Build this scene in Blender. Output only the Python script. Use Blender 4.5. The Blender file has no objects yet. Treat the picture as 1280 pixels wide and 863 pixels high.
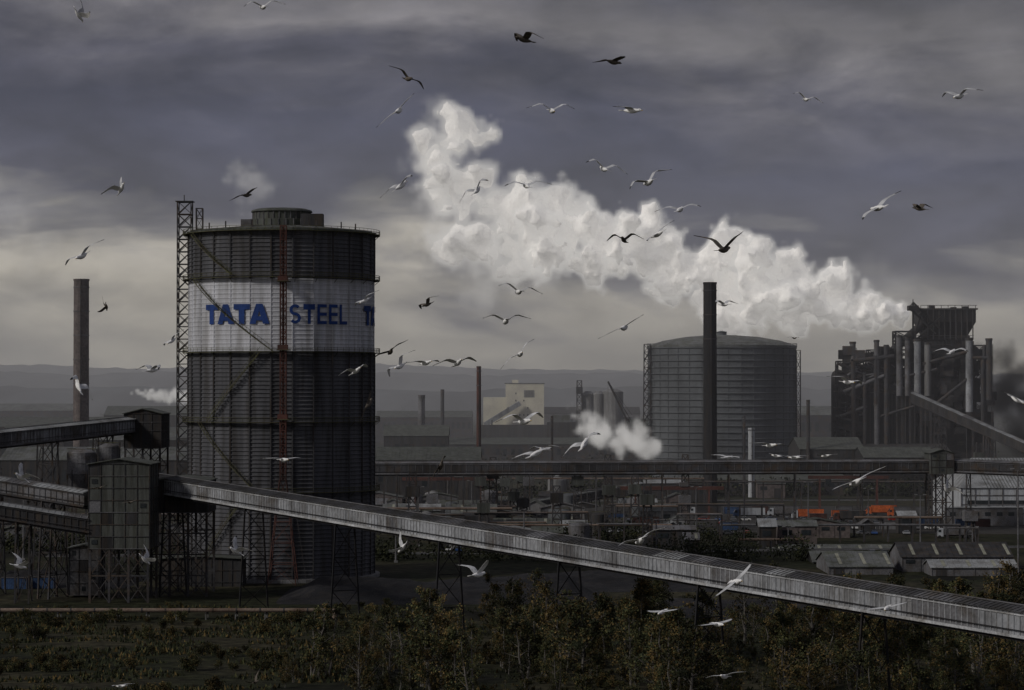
import bpy, math, random
from mathutils import Vector, Matrix, noise
random.seed(7)
R = random.random
def U(a,b): return a+(b-a)*R()
EYE=47.0; FL=3200.0
# placement: image column u, image row v and range r in metres -> metres
def X(u,r): return (u-640)*r/FL
def Zh(v,r): return EYE+(485-v)*r/FL
def S(u,v,r): return Vector((X(u,r),r,Zh(v,r)))
scene=bpy.context.scene
col=scene.collection

# ------------------------------------------------------------------ materials
def mat(name,c,rough=.85,var=.3,scale=.12,stretch=(1,1,1),metal=0.,fine=.25,tint=None,bump=0.,fs=2.5):
    m=bpy.data.materials.new(name); m.use_nodes=True
    nt=m.node_tree; N=nt.nodes; Lk=nt.links
    p=N['Principled BSDF']; p.inputs['Roughness'].default_value=rough; p.inputs['Metallic'].default_value=metal
    try: p.inputs['Specular IOR Level'].default_value=.25
    except: pass
    tc=N.new('ShaderNodeTexCoord'); mp=N.new('ShaderNodeMapping'); mp.inputs['Scale'].default_value=stretch
    Lk.new(tc.outputs['Object'],mp.inputs['Vector'])
    n1=N.new('ShaderNodeTexNoise'); n1.inputs['Scale'].default_value=scale; n1.inputs['Detail'].default_value=4
    n2=N.new('ShaderNodeTexNoise'); n2.inputs['Scale'].default_value=fs; n2.inputs['Detail'].default_value=2
    Lk.new(mp.outputs[0],n1.inputs['Vector']); Lk.new(mp.outputs[0],n2.inputs['Vector'])
    r1=N.new('ShaderNodeMapRange'); r1.inputs[1].default_value=.3; r1.inputs[2].default_value=.7; r1.inputs[3].default_value=1-var; r1.inputs[4].default_value=1+var
    r2=N.new('ShaderNodeMapRange'); r2.inputs[1].default_value=.3; r2.inputs[2].default_value=.7; r2.inputs[3].default_value=1-fine; r2.inputs[4].default_value=1+fine
    Lk.new(n1.outputs[0],r1.inputs[0]); Lk.new(n2.outputs[0],r2.inputs[0])
    mu=N.new('ShaderNodeMath'); mu.operation='MULTIPLY'; Lk.new(r1.outputs[0],mu.inputs[0]); Lk.new(r2.outputs[0],mu.inputs[1])
    cm=N.new('ShaderNodeMixRGB'); cm.blend_type='MIX'; cm.inputs[1].default_value=(*c,1)
    t=tint or tuple(x*.7 for x in c); cm.inputs[2].default_value=(*t,1)
    n3=N.new('ShaderNodeTexNoise'); n3.inputs['Scale'].default_value=scale*2.7; n3.inputs['Detail'].default_value=4
    Lk.new(mp.outputs[0],n3.inputs['Vector'])
    r3=N.new('ShaderNodeMapRange'); r3.inputs[1].default_value=.45; r3.inputs[2].default_value=.65
    Lk.new(n3.outputs[0],r3.inputs[0]); Lk.new(r3.outputs[0],cm.inputs[0])
    vm=N.new('ShaderNodeVectorMath'); vm.operation='SCALE'; Lk.new(cm.outputs[0],vm.inputs[0]); Lk.new(mu.outputs[0],vm.inputs['Scale'])
    Lk.new(vm.outputs[0],p.inputs['Base Color'])
    if bump>0:
        b=N.new('ShaderNodeBump'); b.inputs['Strength'].default_value=bump; b.inputs['Distance'].default_value=.3
        Lk.new(n2.outputs[0],b.inputs['Height']); Lk.new(b.outputs[0],p.inputs['Normal'])
    return m
V=(3,3,.25)   # vertical streaking
M={}
M['holder']=mat('weathered_cladding',(.092,.094,.105),var=.4,scale=.08,stretch=V,tint=(.056,.054,.056),fine=.18)
M['post']=mat('cladding_post',(.050,.050,.055),var=.3,scale=.1,stretch=V,tint=(.05,.042,.038))
M['band']=mat('white_painted_cladding',(.49,.50,.54),var=.25,scale=.08,stretch=V,tint=(.34,.34,.355),fine=.12)
M['blue']=mat('blue_sign_paint',(.02,.05,.19),var=.2,fine=.15)
M['rail']=mat('olive_rail',(.085,.085,.045),tint=(.06,.05,.03))
M['steel']=mat('dark_steel',(.05,.05,.055),tint=(.06,.045,.035))
M['steelL']=mat('grey_steel',(.13,.13,.14),tint=(.09,.082,.078))
M['rust']=mat('rust_red_steel',(.09,.04,.033),tint=(.06,.035,.03))
M['roofd']=mat('dark_roof',(.08,.085,.08),tint=(.06,.065,.05),stretch=V)
M['brick']=mat('chimney_brick',(.125,.105,.10),var=.2,scale=.2,tint=(.095,.078,.076),fs=1.2)
M['black']=mat('sooty_black',(.018,.018,.02),tint=(.027,.023,.021),stretch=V)
M['gal']=mat('gallery_cladding',(.26,.27,.29),var=.4,scale=.12,tint=(.15,.15,.155),stretch=(1,1,.5))
M['galrib']=mat('gallery_rib',(.40,.41,.43),var=.35,tint=(.25,.245,.24))
M['galroof']=mat('gallery_roof',(.06,.06,.065),var=.35,tint=(.042,.04,.038))
M['galroofL']=mat('gallery_roof_pale',(.26,.27,.28),var=.3,tint=(.17,.17,.17))
M['tower']=mat('green_grey_sheet',(.075,.08,.075),var=.35,scale=.15,stretch=V,tint=(.05,.052,.045))
M['darkwall']=mat('dark_sheet',(.036,.036,.039),var=.4,stretch=V,tint=(.048,.04,.034))
M['tank']=mat('tank_plate',(.102,.110,.119),var=.25,scale=.05,tint=(.078,.084,.09),fine=.12,stretch=(1,1,.35))
M['cream']=mat('cream_cladding',(.62,.59,.49),var=.12,scale=.05,tint=(.54,.51,.44))
M['white']=mat('white_sheet',(.42,.44,.47),var=.15,stretch=V,tint=(.33,.34,.35))
M['conc']=mat('concrete',(.19,.19,.195),var=.2,stretch=V,tint=(.14,.135,.13))
M['roofg']=mat('fibre_cement_roof',(.12,.125,.125),var=.3,tint=(.08,.085,.07))
M['roofp']=mat('pale_rooflight',(.27,.27,.22),var=.2)
M['glass']=mat('window_glass',(.03,.035,.04),rough=.15,var=.1)
M['orange']=mat('orange_paint',(.52,.12,.035),var=.2)
M['bluep']=mat('blue_tarpaulin',(.04,.075,.16),var=.25)
M['pipe']=mat('pipe_lagging',(.17,.13,.105),var=.3,tint=(.12,.08,.06))
M['coal']=mat('coal',(.012,.012,.014),var=.5,scale=.2,tint=(.022,.02,.02),bump=.6)
M['road']=mat('asphalt',(.05,.05,.052),var=.25,tint=(.04,.038,.036))
M['yard']=mat('yard_hardstanding',(.040,.037,.034),var=.4,scale=.05,tint=(.025,.023,.02))
M['bark']=mat('bark',(.13,.12,.11),fs=6)
def leaf(name,c):
    m=bpy.data.materials.new(name); m.use_nodes=True; N=m.node_tree.nodes; Lk=m.node_tree.links
    p=N['Principled BSDF']; p.inputs['Roughness'].default_value=.8; p.inputs['Specular IOR Level'].default_value=.15
    tc=N.new('ShaderNodeObjectInfo'); g=N.new('ShaderNodeMapRange'); g.inputs[3].default_value=.4; g.inputs[4].default_value=1.5; Lk.new(tc.outputs['Random'],g.inputs[0])
    to=N.new('ShaderNodeTexCoord'); n=N.new('ShaderNodeTexNoise'); n.inputs['Scale'].default_value=.7; n.inputs['Detail'].default_value=2; Lk.new(to.outputs['Object'],n.inputs['Vector'])
    h=N.new('ShaderNodeMapRange'); h.inputs[1].default_value=.3; h.inputs[2].default_value=.7; h.inputs[3].default_value=.45; h.inputs[4].default_value=1.5; Lk.new(n.outputs[0],h.inputs[0])
    mu=N.new('ShaderNodeMath'); mu.operation='MULTIPLY'; Lk.new(g.outputs[0],mu.inputs[0]); Lk.new(h.outputs[0],mu.inputs[1])
    v=N.new('ShaderNodeVectorMath'); v.operation='SCALE'; v.inputs[0].default_value=c; Lk.new(mu.outputs[0],v.inputs['Scale']); Lk.new(v.outputs[0],p.inputs['Base Color'])
    return m
M['leafA']=leaf('leaf_olive',(.062,.064,.027)); M['leafB']=leaf('leaf_autumn',(.125,.088,.034)); M['leafC']=leaf('leaf_dark',(.030,.036,.019))
M['tyre']=mat('tyre',(.02,.02,.02))
M['gw']=mat('gull_white',(.88,.88,.88),var=.04,scale=3,tint=(.8,.8,.8),fine=.05); M['gg']=mat('gull_grey',(.50,.51,.53),var=.1,scale=3)
M['gk']=mat('gull_black',(.03,.03,.03)); M['gb']=mat('gull_brown',(.11,.095,.08),var=.3,scale=8,tint=(.07,.06,.05))
M['gy']=mat('gull_bill',(.55,.35,.05))
CARM=[mat('car_paint_'+n,c,rough=.35,var=.05,fine=.03) for n,c in [('white',(.6,.6,.6)),('silver',(.3,.31,.33)),('black',(.02,.02,.02)),('blue',(.03,.07,.2)),('red',(.3,.03,.02)),('grey',(.12,.12,.13))]]

# ------------------------------------------------------------------ mesh builder
class B:
    def __init__(s): s.v=[];s.f=[];s.m=[];s.mats=[]
    def mi(s,m):
        if isinstance(m,str): m=M[m]
        if m not in s.mats: s.mats.append(m)
        return s.mats.index(m)
    def add(s,vs,fs,m):
        o=len(s.v); s.v+= [tuple(v) for v in vs]; k=s.mi(m)
        for f in fs: s.f.append([o+i for i in f]); s.m.append(k)
    def box(s,a,b,m):
        (x0,y0,z0),(x1,y1,z1)=a,b
        s.add([(x0,y0,z0),(x1,y0,z0),(x1,y1,z0),(x0,y1,z0),(x0,y0,z1),(x1,y0,z1),(x1,y1,z1),(x0,y1,z1)],
              [(3,2,1,0),(4,5,6,7),(0,1,5,4),(1,2,6,5),(2,3,7,6),(3,0,4,7)],m)
    def beam(s,a,b,w,m,h=None):
        a=Vector(a);b=Vector(b); h=h or w; d=b-a
        if d.length<1e-6: return
        d.normalize()
        sd=d.cross(Vector((0,0,1)))
        if sd.length<.05: sd=Vector((1,0,0))
        sd.normalize(); up=sd.cross(d)
        sd=sd*w/2; up=up*h/2
        s.add([a-sd-up,a+sd-up,a+sd+up,a-sd+up,b-sd-up,b+sd-up,b+sd+up,b-sd+up],
              [(0,1,2,3),(7,6,5,4),(1,0,4,5),(2,1,5,6),(3,2,6,7),(0,3,7,4)],m)
    def cyl(s,a,b,r0,m,r1=None,n=14,cap=True):
        a=Vector(a);b=Vector(b); r1=r0 if r1 is None else r1; d=(b-a).normalized()
        u=d.orthogonal().normalized(); w=d.cross(u)
        vs=[]
        for i in range(n):
            t=2*math.pi*i/n; o=u*math.cos(t)+w*math.sin(t); vs.append(a+o*r0); vs.append(b+o*r1)
        fs=[(2*i,2*((i+1)%n),2*((i+1)%n)+1,2*i+1) for i in range(n)]
        if cap: fs+= [tuple(2*i for i in range(n))[::-1],tuple(2*i+1 for i in range(n))]
        s.add(vs,fs,m)
    def lathe(s,c,prof,m,n=32,a0=0):
        cx,cy=c; vs=[];fs=[]
        for (r,z) in prof:
            for i in range(n):
                t=a0+2*math.pi*i/n; vs.append((cx+r*math.cos(t),cy+r*math.sin(t),z))
        for j in range(len(prof)-1):
            for i in range(n):
                k=(i+1)%n; fs.append((j*n+i,j*n+k,(j+1)*n+k,(j+1)*n+i))
        s.add(vs,fs,m)
    def obj(s,name,parent=None,smooth=False):
        me=bpy.data.meshes.new(name); me.from_pydata(s.v,[],s.f)
        for m in s.mats: me.materials.append(m)
        me.polygons.foreach_set('material_index',s.m)
        if smooth: me.polygons.foreach_set('use_smooth',[True]*len(s.f))
        me.update()
        o=bpy.data.objects.new(name,me); col.objects.link(o)
        if parent: o.parent=parent
        return o
def empty(name,loc=(0,0,0)):
    e=bpy.data.objects.new(name,None); col.objects.link(e); return e

def lattice(b,cx,cy,w0,w1,z0,z1,n,m,t=.25,d0=None,d1=None):
    d0=d0 or w0; d1=d1 or w1
    def c(k,i):
        f=k/n; w=(w0+(w1-w0)*f)/2; d=(d0+(d1-d0)*f)/2; z=z0+(z1-z0)*f
        sx,sy=[(-1,-1),(1,-1),(1,1),(-1,1)][i%4]; return Vector((cx+sx*w,cy+sy*d,z))
    for i in range(4):
        b.beam(c(0,i),c(n,i),t*1.3,m)
        for k in range(n):
            b.beam(c(k+1,i),c(k+1,i+1),t,m)
            b.beam(c(k,i),c(k+1,i+1),t*.7,m)
            if k%2==0 or t>.3: b.beam(c(k,i+1),c(k+1,i),t*.7,m)
def trestle(b,p,s,w,m,t=.35,splay=1.6):
    zt=p.z
    if zt<2: return
    n=max(1,round(zt/6))
    def L(sg,f): return Vector((p.x+s.x*sg*w/2*(1+(splay-1)*(1-f)),p.y+s.y*sg*w/2*(1+(splay-1)*(1-f)),zt*f))
    for sg in (-1,1): b.beam(L(sg,0),L(sg,1),t,m)
    for k in range(n):
        b.beam(L(-1,k/n),L(1,(k+1)/n),t*.45,m); b.beam(L(1,k/n),L(-1,(k+1)/n),t*.45,m); b.beam(L(-1,(k+1)/n),L(1,(k+1)/n),t*.6,m)
def gallery(name,A,E,w,h,wall='gal',rib='galrib',roof='galroof',steel='steel',spacing=28,ribsp=1.6,off=.5,legs=True,double=True,lt=.35):
    b=B(); A=Vector(A);E=Vector(E); d=E-A; Ln=d.length; dn=d/Ln
    s=Vector((dn.y,-dn.x,0)).normalized(); up=Vector((0,0,1))
    q=lambda t,x,z: A+dn*t+s*x+up*z
    sec=[(-w/2,0),(w/2,0),(w/2,h),(0,h+.45),(-w/2,h)]
    t=0
    while t<Ln:      # wall panels in bays, tone varies with age
        t2=min(Ln,t+U(4,14))
        for sg in (-1,1):
            b.add([q(t,sg*w/2,0),q(t2,sg*w/2,0),q(t2,sg*w/2,h),q(t,sg*w/2,h)],[(0,1,2,3)],wall if R()<.75 else ('steelL' if wall=='gal' else 'darkwall'))
        t=t2
    vs=[q(0,*c) for c in sec]+[q(Ln,*c) for c in sec]
    b.add(vs,[(0,1,2,3,4),(9,8,7,6,5),(0,5,6,1)],wall)
    t=0
    while t<Ln:
        t2=min(Ln,t+U(3,9)); mr=roof if R()<.88 else ('galroofL' if R()<.2 else 'steelL')
        for sg in (-1,1):
            b.add([q(t,0,h+.55),q(t2-.06,0,h+.55),q(t2-.06,sg*(w/2+.35),h-.02),q(t,sg*(w/2+.35),h-.02),
                   q(t,0,h+.47),q(t2-.06,0,h+.47),q(t2-.06,sg*(w/2+.35),h-.1),q(t,sg*(w/2+.35),h-.1)],
                  [(0,1,2,3),(7,6,5,4),(3,2,6,7),(0,3,7,4),(1,5,6,2)],mr)
        t=t2
    t=.5
    while t<Ln:
        for sg in (-1,1): b.beam(q(t,0,h+.6),q(t,sg*(w/2+.33),h+.03),.1,roof,.08)
        t+=ribsp*.9
    b.beam(q(0,0,h+.66),q(Ln,0,h+.66),.35,'steelL',.12)
    t=.4
    while t<Ln:
        for sg in (-1,1):
            b.beam(q(t,sg*(w/2+.07),.15),q(t,sg*(w/2+.07),h-.2),.14,rib if R()<.8 else wall)
        t+=ribsp
    for sg in (-1,1):
        b.beam(q(0,sg*(w/2+.12),-.1),q(Ln,sg*(w/2+.12),-.1),.25,rib,.4)
        b.beam(q(0,sg*(w/2+.10),h*.86),q(Ln,sg*(w/2+.10),h*.86),.16,rib,.16)
        b.beam(q(0,sg*(w/2+.3),.75),q(Ln,sg*(w/2+.3),.75),.12,steel,.12)
    b.beam(q(0,0,-.55),q(Ln,0,-.55),w*.8,steel,.5)
    if legs:
        t=spacing*off
        while t<Ln:
            p=q(t,0,-.5); trestle(b,p,s,w,steel,lt)
            if double:
                p2=q(t+3,0,-.5); trestle(b,p2,s,w,steel,lt)
                n=max(1,round(p.z/9))
                for i in range(n):
                    for sg in (-.6,.6):
                        b.beam(Vector((p.x+s.x*w*sg,p.y+s.y*w*sg,p.z*i/n)),Vector((p2.x+s.x*w*sg,p2.y+s.y*w*sg,p2.z*(i+1)/n)),.18,steel)
            t+=spacing
    return b.obj(name)

# ------------------------------------------------------------------ ground
def ground():
    b=B()
    vs=[(-14000,-300,0),(14000,-300,0),(14000,16000,0),(-14000,16000,0)]
    b.add(vs,[(0,1,2,3)],'yard')
    o=b.obj('ground')
    m=bpy.data.materials.new('rough_ground'); m.use_nodes=True; nt=m.node_tree; N=nt.nodes; Lk=nt.links
    p=N['Principled BSDF']; p.inputs['Roughness'].default_value=.95
    p.inputs['Specular IOR Level'].default_value=.1
    tc=N.new('ShaderNodeTexCoord')
    def nz(s,d=6,dist=0):
        x=N.new('ShaderNodeTexNoise'); x.inputs['Scale'].default_value=s; x.inputs['Detail'].default_value=d; x.inputs['Distortion'].default_value=dist
        Lk.new(tc.outputs['Object'],x.inputs['Vector']); return x
    a=nz(.02,8,.5); r=N.new('ShaderNodeValToRGB'); Lk.new(a.outputs[0],r.inputs[0])
    e=r.color_ramp.elements; e[0].position=.35; e[0].color=(.010,.010,.008,1); e[1].position=.68; e[1].color=(.045,.041,.024,1)
    x=e.new(.48); x.color=(.020,.022,.011,1); x=e.new(.57); x.color=(.029,.027,.017,1)
    f=nz(.35,6); fr=N.new('ShaderNodeMapRange'); fr.inputs[1].default_value=.3; fr.inputs[2].default_value=.7; fr.inputs[3].default_value=.3; fr.inputs[4].default_value=1.7
    Lk.new(f.outputs[0],fr.inputs[0])
    vm=N.new('ShaderNodeVectorMath'); vm.operation='SCALE'; Lk.new(r.outputs[0],vm.inputs[0]); Lk.new(fr.outputs[0],vm.inputs['Scale'])
    Lk.new(vm.outputs[0],p.inputs['Base Color'])
    bp=N.new('ShaderNodeBump'); bp.inputs['Distance'].default_value=.6; bp.inputs['Strength'].default_value=.7
    Lk.new(f.outputs[0],bp.inputs['Height']); Lk.new(bp.outputs[0],p.inputs['Normal'])
    o.data.materials[0]=m
ground()
def sheet(name,pts,z,m):
    b=B(); b.add([(x,y,z) for x,y in pts],[tuple(range(len(pts)))],m); return b.obj(name)
sheet('works_yard',[(40,840),(190,820),(200,1010),(35,1030)],.004,'yard')
def road(pts,w):
    b=B()
    for (x0,y0),(x1,y1) in zip(pts[:-1],pts[1:]):
        d=Vector((x1-x0,y1-y0,0)).normalized(); s=Vector((d.y,-d.x,0))
        a=Vector((x0,y0,0));e=Vector((x1,y1,0))
        up=Vector((0,0,1))
        b.add([a-s*w/2+up*.01,a+s*w/2+up*.01,e+s*w/2+up*.01,e-s*w/2+up*.01],[(0,1,2,3)],'road')
        for sg in (-1,1): b.beam(a+s*sg*(w/2+.15)+up*.06,e+s*sg*(w/2+.15)+up*.06,.25,'conc',.13)
        L=(e-a).length;t=2
        while t<L-3:
            b.add([a+d*t-s*.08+up*.014,a+d*t+s*.08+up*.014,a+d*(t+2.5)+s*.08+up*.014,a+d*(t+2.5)-s*.08+up*.014],[(0,1,2,3)],'white'); t+=7
    b.obj('road')
road([(-130,716),(40,735),(240,775)],7.5)
road([(-20,1060),(260,1080)],7.5)

# hills
def hills():
    hm=mat('hill_fields',(.06,.065,.07),var=.7,scale=.006,tint=(.03,.036,.04),fs=.03,stretch=(1,.3,1))
    for (y0,h0,amp,dep) in [(4200,44,16,700),(5600,78,26,1200),(7600,108,22,1500)]:
        b=B(); nx=220; prof=[(0,0),(.15,.35),(.35,.75),(.6,1.),(1.,.4)]
        vs=[];fs=[]
        for i in range(nx+1):
            x=-3200+6400*i/nx
            hh=h0+amp*noise.noise(Vector((x*.0012,y0*.01,0)))+amp*.3*noise.noise(Vector((x*.006,y0,3)))-h0*.0001*x*.8
            for (t,f) in prof: vs.append((x,y0+dep*t,hh*f-1+ (U(0,6) if f>.3 else 0)))
        m=len(prof)
        for i in range(nx):
            for j in range(m-1): a=i*m+j; fs.append((a,a+m,a+m+1,a+1))
        b.add(vs,fs,hm); b.obj('hills',smooth=True)
hills()

# ------------------------------------------------------------------ main gasholder
def holder():
    root=empty('gasholder'); cx,cy,Rr=-57.6,640.,23.1; NS=28
    th0=math.atan2(-cy,-cx)
    zt=Zh(292,640); zb0,zb1=Zh(441,640),Zh(353,640)
    def prof(z0,z1,p=1.0,am=.22):
        out=[];z=z0
        while z<z1-p*.6:
            out+=[(Rr,z),(Rr,z+p*.55),(Rr+am,z+p*.72),(Rr+am,z+p*.92)]; z+=p
        out.append((Rr,z1)); return out
    b=B(); b.lathe((cx,cy),prof(0,zb0),'holder',NS,th0+math.pi/NS); b.lathe((cx,cy),prof(zb1,zt),'holder',NS,th0+math.pi/NS)
    b.lathe((cx,cy),prof(zb0,zb1,1.1,.09),'band',NS,th0+math.pi/NS)
    for i in range(NS):
        a=th0+math.pi/NS+2*math.pi*i/NS; c,s=math.cos(a),math.sin(a)
        for z0,z1,pr,m,w in ((0,zb0-.05,.42,'post',.34),(zb1+.05,zt,.42,'post',.34),(zb0,zb1,.12,'band',.18)):
            p=Rr+pr/2; b.beam((cx+p*c,cy+p*s,z0),(cx+p*c,cy+p*s,z1),w,m)
    b.obj('shell',root)
    b=B(); R1=Rr+.5
    b.lathe((cx,cy),[(R1,zt-.6),(R1,zt),(R1-1,zt+.2),(R1*.62,zt+1.1),(R1*.38,zt+1.5),(.1,zt+1.7)],'roofd',NS,th0+math.pi/NS)
    for i in range(NS):
        a=th0+math.pi/NS+2*math.pi*i/NS; c,s=math.cos(a),math.sin(a)
        b.beam((cx+R1*c,cy+R1*s,zt+.1),(cx+R1*.4*c,cy+R1*.4*s,zt+1.55),.2,'steelL')
    b.lathe((cx,cy),[(9.6,zt+1.2),(9.6,zt+3.2),(7.2,zt+3.4),(7.2,zt+5.2),(7.7,zt+5.3),(7.5,zt+5.7),(6.2,zt+6.1),(.1,zt+6.3)],'roofd',32)
    for i in range(32):
        a=2*math.pi*i/32; b.beam((cx+7.3*math.cos(a),cy+7.3*math.sin(a),zt+3.4),(cx+7.3*math.cos(a),cy+7.3*math.sin(a),zt+5.3),.2,'steelL')
        b.beam((cx+9.7*math.cos(a),cy+9.7*math.sin(a),zt+1.3),(cx+9.7*math.cos(a),cy+9.7*math.sin(a),zt+3.2),.2,'steelL')
    b.box((cx+5.5,cy-10,zt+1.0),(cx+11,cy-6,zt+4.3),'darkwall'); b.box((cx-9,cy-12,zt+.8),(cx-6.5,cy-9.8,zt+2.8),'steelL')
    for i in range(7):
        a=th0+math.radians(-70+i*24); b.beam((cx+19*math.cos(a),cy+19*math.sin(a),zt+.4),(cx+19*math.cos(a),cy+19*math.sin(a),zt+2.2),.3,'steel')
    b.obj('roof',root)
    b=B()
    for z in (zt-.6,zb1+.3,zb0-.2,Zh(527,640),Zh(612,640)):
        b.lathe((cx,cy),[(Rr+.3,z),(Rr+1.5,z),(Rr+1.5,z+.12),(Rr+.3,z+.12)],'rail',56)
        for hz in (.6,1.15): b.lathe((cx,cy),[(Rr+1.4,z+hz),(Rr+1.48,z+hz),(Rr+1.48,z+hz+.09),(Rr+1.4,z+hz+.09)],'rail',56)
        for i in range(84):
            a=2*math.pi*i/84; c,s=math.cos(a),math.sin(a); r=Rr+1.44
            b.beam((cx+r*c,cy+r*s,z),(cx+r*c,cy+r*s,z+1.2),.07,'rail')
            if i%3==0: b.beam((cx+r*c,cy+r*s,z),(cx+(Rr+.1)*c,cy+(Rr+.1)*s,z-1.1),.1,'rail')
    b.obj('walkways',root)
    b=B()
    for f0,f1,z0,z1 in ((-65,-30,zt-1,zb1+1),(-62,-5,zb1,zb0),(-12,-48,zb0,Zh(527,640)),(-56,-14,Zh(527,640),Zh(612,640)),(-20,-60,Zh(612,640),.5)):
        n=26; pr=None
        for i in range(n+1):
            f=i/n; a=th0+math.radians(f0+(f1-f0)*f); z=z0+(z1-z0)*f
            p=[Vector((cx+r*math.cos(a),cy+r*math.sin(a),z)) for r in (Rr+.5,Rr+1.4)]
            if pr:
                for k in (0,1): b.beam(pr[k],p[k],.1,'rail',.16)
                b.beam(pr[1]+Vector((0,0,1.1)),p[1]+Vector((0,0,1.1)),.07,'rail'); b.beam(p[1],p[1]+Vector((0,0,1.1)),.06,'rail')
                b.beam(p[0],p[1],.3,'rail',.05)
            pr=p
    b.obj('stairs',root)
    b=B(); tx,ty=cx-Rr-1.2,cy-1
    lattice(b,tx+.2,ty,3.4,3.4,0,Zh(253,640),30,'steel',.2)
    for k in range(30):
        z=Zh(253,640)*k/30
        b.box((tx-1.5,ty-1.6,z-.05),(tx+1.9,ty+1.6,z+.05),'steel')
        b.beam((tx-1.3,ty-1,z),(tx+1.7,ty-1,z+3),.25,'steel')
    lattice(b,tx+4.2,ty-3,1.6,1.6,Zh(300,640),Zh(262,640),3,'steel',.15)
    b.box((tx-2,ty-2,Zh(253,640)),(tx+2.4,ty+2,Zh(253,640)+.2),'steel')
    b.beam((tx,ty,Zh(253,640)),(tx,ty,Zh(249,640)+1),.2,'steel')
    b.obj('stair_tower',root)
    b=B(); mx,my=X(354,613),613.
    lattice(b,mx,my,1.4,1.4,Zh(600,613),Zh(282,613),36,'rust',.16)
    b.box((mx-.25,my-.25,Zh(600,613)),(mx+.25,my+.25,Zh(282,613)),'rust')
    lattice(b,mx,my,6.8,1.6,0,Zh(600,613),5,'rust',.12)
    for v in (352,438,525): 
        z=Zh(v,613); b.box((mx-1.5,my-1.3,z),(mx+1.5,my+3.6,z+.15),'rail'); b.box((mx-1.3,my-1.,z+.15),(mx+1.1,my+1,z+1.3),'rust')
    for sg in (-1,1): b.beam((mx+sg*.8,my,Zh(560,613)),(mx+sg*6,my-3,0),.08,'steel')
    b.obj('lift_mast',root)
    b=B(); RT=Rr+.26
    def put(a0,s,polys,h,z0):
        for poly in polys:
            fr=[]
            for (x,y) in poly:
                a=a0+(s+x)/Rr; fr.append(Vector((cx+RT*math.cos(a),cy+RT*math.sin(a),z0+y*h)))
            b.add(fr,[tuple(range(len(fr)))],'blue')
    def bar(x0,x1,y0,y1,n=5): return [[(x0+(x1-x0)*i/n,y0),(x0+(x1-x0)*(i+1)/n,y0),(x0+(x1-x0)*(i+1)/n,y1),(x0+(x1-x0)*i/n,y1)] for i in range(n)]
    def T(w,t=1.5): return bar(0,w,.72,1)+[[((w-t)/2,0),((w+t)/2,0),((w+t)/2,.72),((w-t)/2,.72)]]
    def Aa(w,t=1.55): 
        c=w/2
        return [[(0,0),(t,0),(c+.05,.74),(c+.35,1),(c-.8,1)],[(w-t,0),(w,0),(c+.8,1),(c-.05,1),(c-.1,.74)],[(w*.22,.17),(w*.78,.17),(w*.7,.38),(w*.3,.38)]]
    def E(w): return [[(0,0),(.7,0),(.7,1),(0,1)]]+[p for yy in (0,.42,.84) for p in bar(.7,w,yy,yy+.16,3)]
    def Lx(w): return [[(0,0),(.7,0),(.7,1),(0,1)]]+bar(.7,w,0,.16,3)
    def Ss(w):
        path=[]
        for i in range(13): 
            a=math.radians(40+i*(230/12)); path.append((w/2+ (w/2-.38)*math.cos(a)*1.0,.705+.205*math.sin(a)))
        for i in range(13):
            a=math.radians(90-i*(230/12)); path.append((w/2+(w/2-.38)*math.cos(a),.295+.205*math.sin(a)))
        out=[]
        for (x0,y0),(x1,y1) in zip(path[:-1],path[1:]):
            dx,dy=x1-x0,(y1-y0)*5; l=math.hypot(dx,dy) or 1; nx,ny=-dy/l*.36,dx/l*.36/5
            ex,ey=dx/l*.08,dy/l*.08/5
            out.append([(x0+nx-ex,y0+ny-ey),(x0-nx-ex,y0-ny-ey),(x1-nx+ex,y1-ny+ey),(x1+nx+ex,y1+ny+ey)])
        return out
    zt0,hh=Zh(405,617),Zh(380,617)-Zh(405,617)
    def tata(deg):
        a=th0+math.radians(deg); s=0
        for L_,w in ((T,4.3),(Aa,4.9),(T,4.3),(Aa,4.9)): put(a,s,L_(w),hh,zt0); s+=w-.12
    def steel(deg):
        a=th0+math.radians(deg); s=0
        for L_,w in ((Ss,2.8),(lambda w:T(w,.75),2.9),(E,2.5),(E,2.5),(Lx,2.4)): put(a,s,L_(w),hh,zt0); s+=w+.6
    for k in range(3): tata(-52+k*112); steel(4.5+k*112)
    b.obj('sign_lettering',root)
    b=B(); b.cyl((cx,cy,0),(cx,cy,.8),Rr+1.5,'conc',n=56); b.obj('plinth',root)
holder()

# ------------------------------------------------------------------ chimneys
def chimney(u,r,vt,d,m,name,taper=1.08,bands=3,base=0):
    x=X(u,r); zt=Zh(vt,r); b=B()
    prof=[(d/2*taper,base)]; n=24
    for i in range(1,n): prof.append((d/2*(taper+(1-taper)*i/n),zt*i/n))
    prof+=[(d/2,zt-.8),(d/2*1.07,zt-.75),(d/2*1.07,zt),(d/2*.85,zt),(d/2*.85,zt-6)]
    b.lathe((x,r),prof,m,24)
    for i in range(bands):
        z=zt*(1-.04-.11*i); rr=d/2*1.03+.02
        b.lathe((x,r),[(rr,z),(rr+.15,z+.03),(rr+.15,z+.35),(rr,z+.4)],'steelL' if m!='black' else 'steel',24)
    b.beam((x+.2,r-d/2*taper-.25,0),(x+.2,r-d/2-.25,zt),.3,'steel')
    for i in range(int(zt/4)):
        z=4*i+2; b.beam((x-.3,r-d/2*taper-.2,z),(x+.7,r-d/2*taper-.2,z),.15,'steel')
    return b.obj(name,smooth=False)
chimney(101.5,1100,349,6.5,'brick','brick_chimney',1.06,5)
chimney(887.5,1050,353,5.4,'black','steel_chimney',1.08,3)
chimney(598.5,1100,458,1.9,'rust','steel_chimney',1.1,2)

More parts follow.
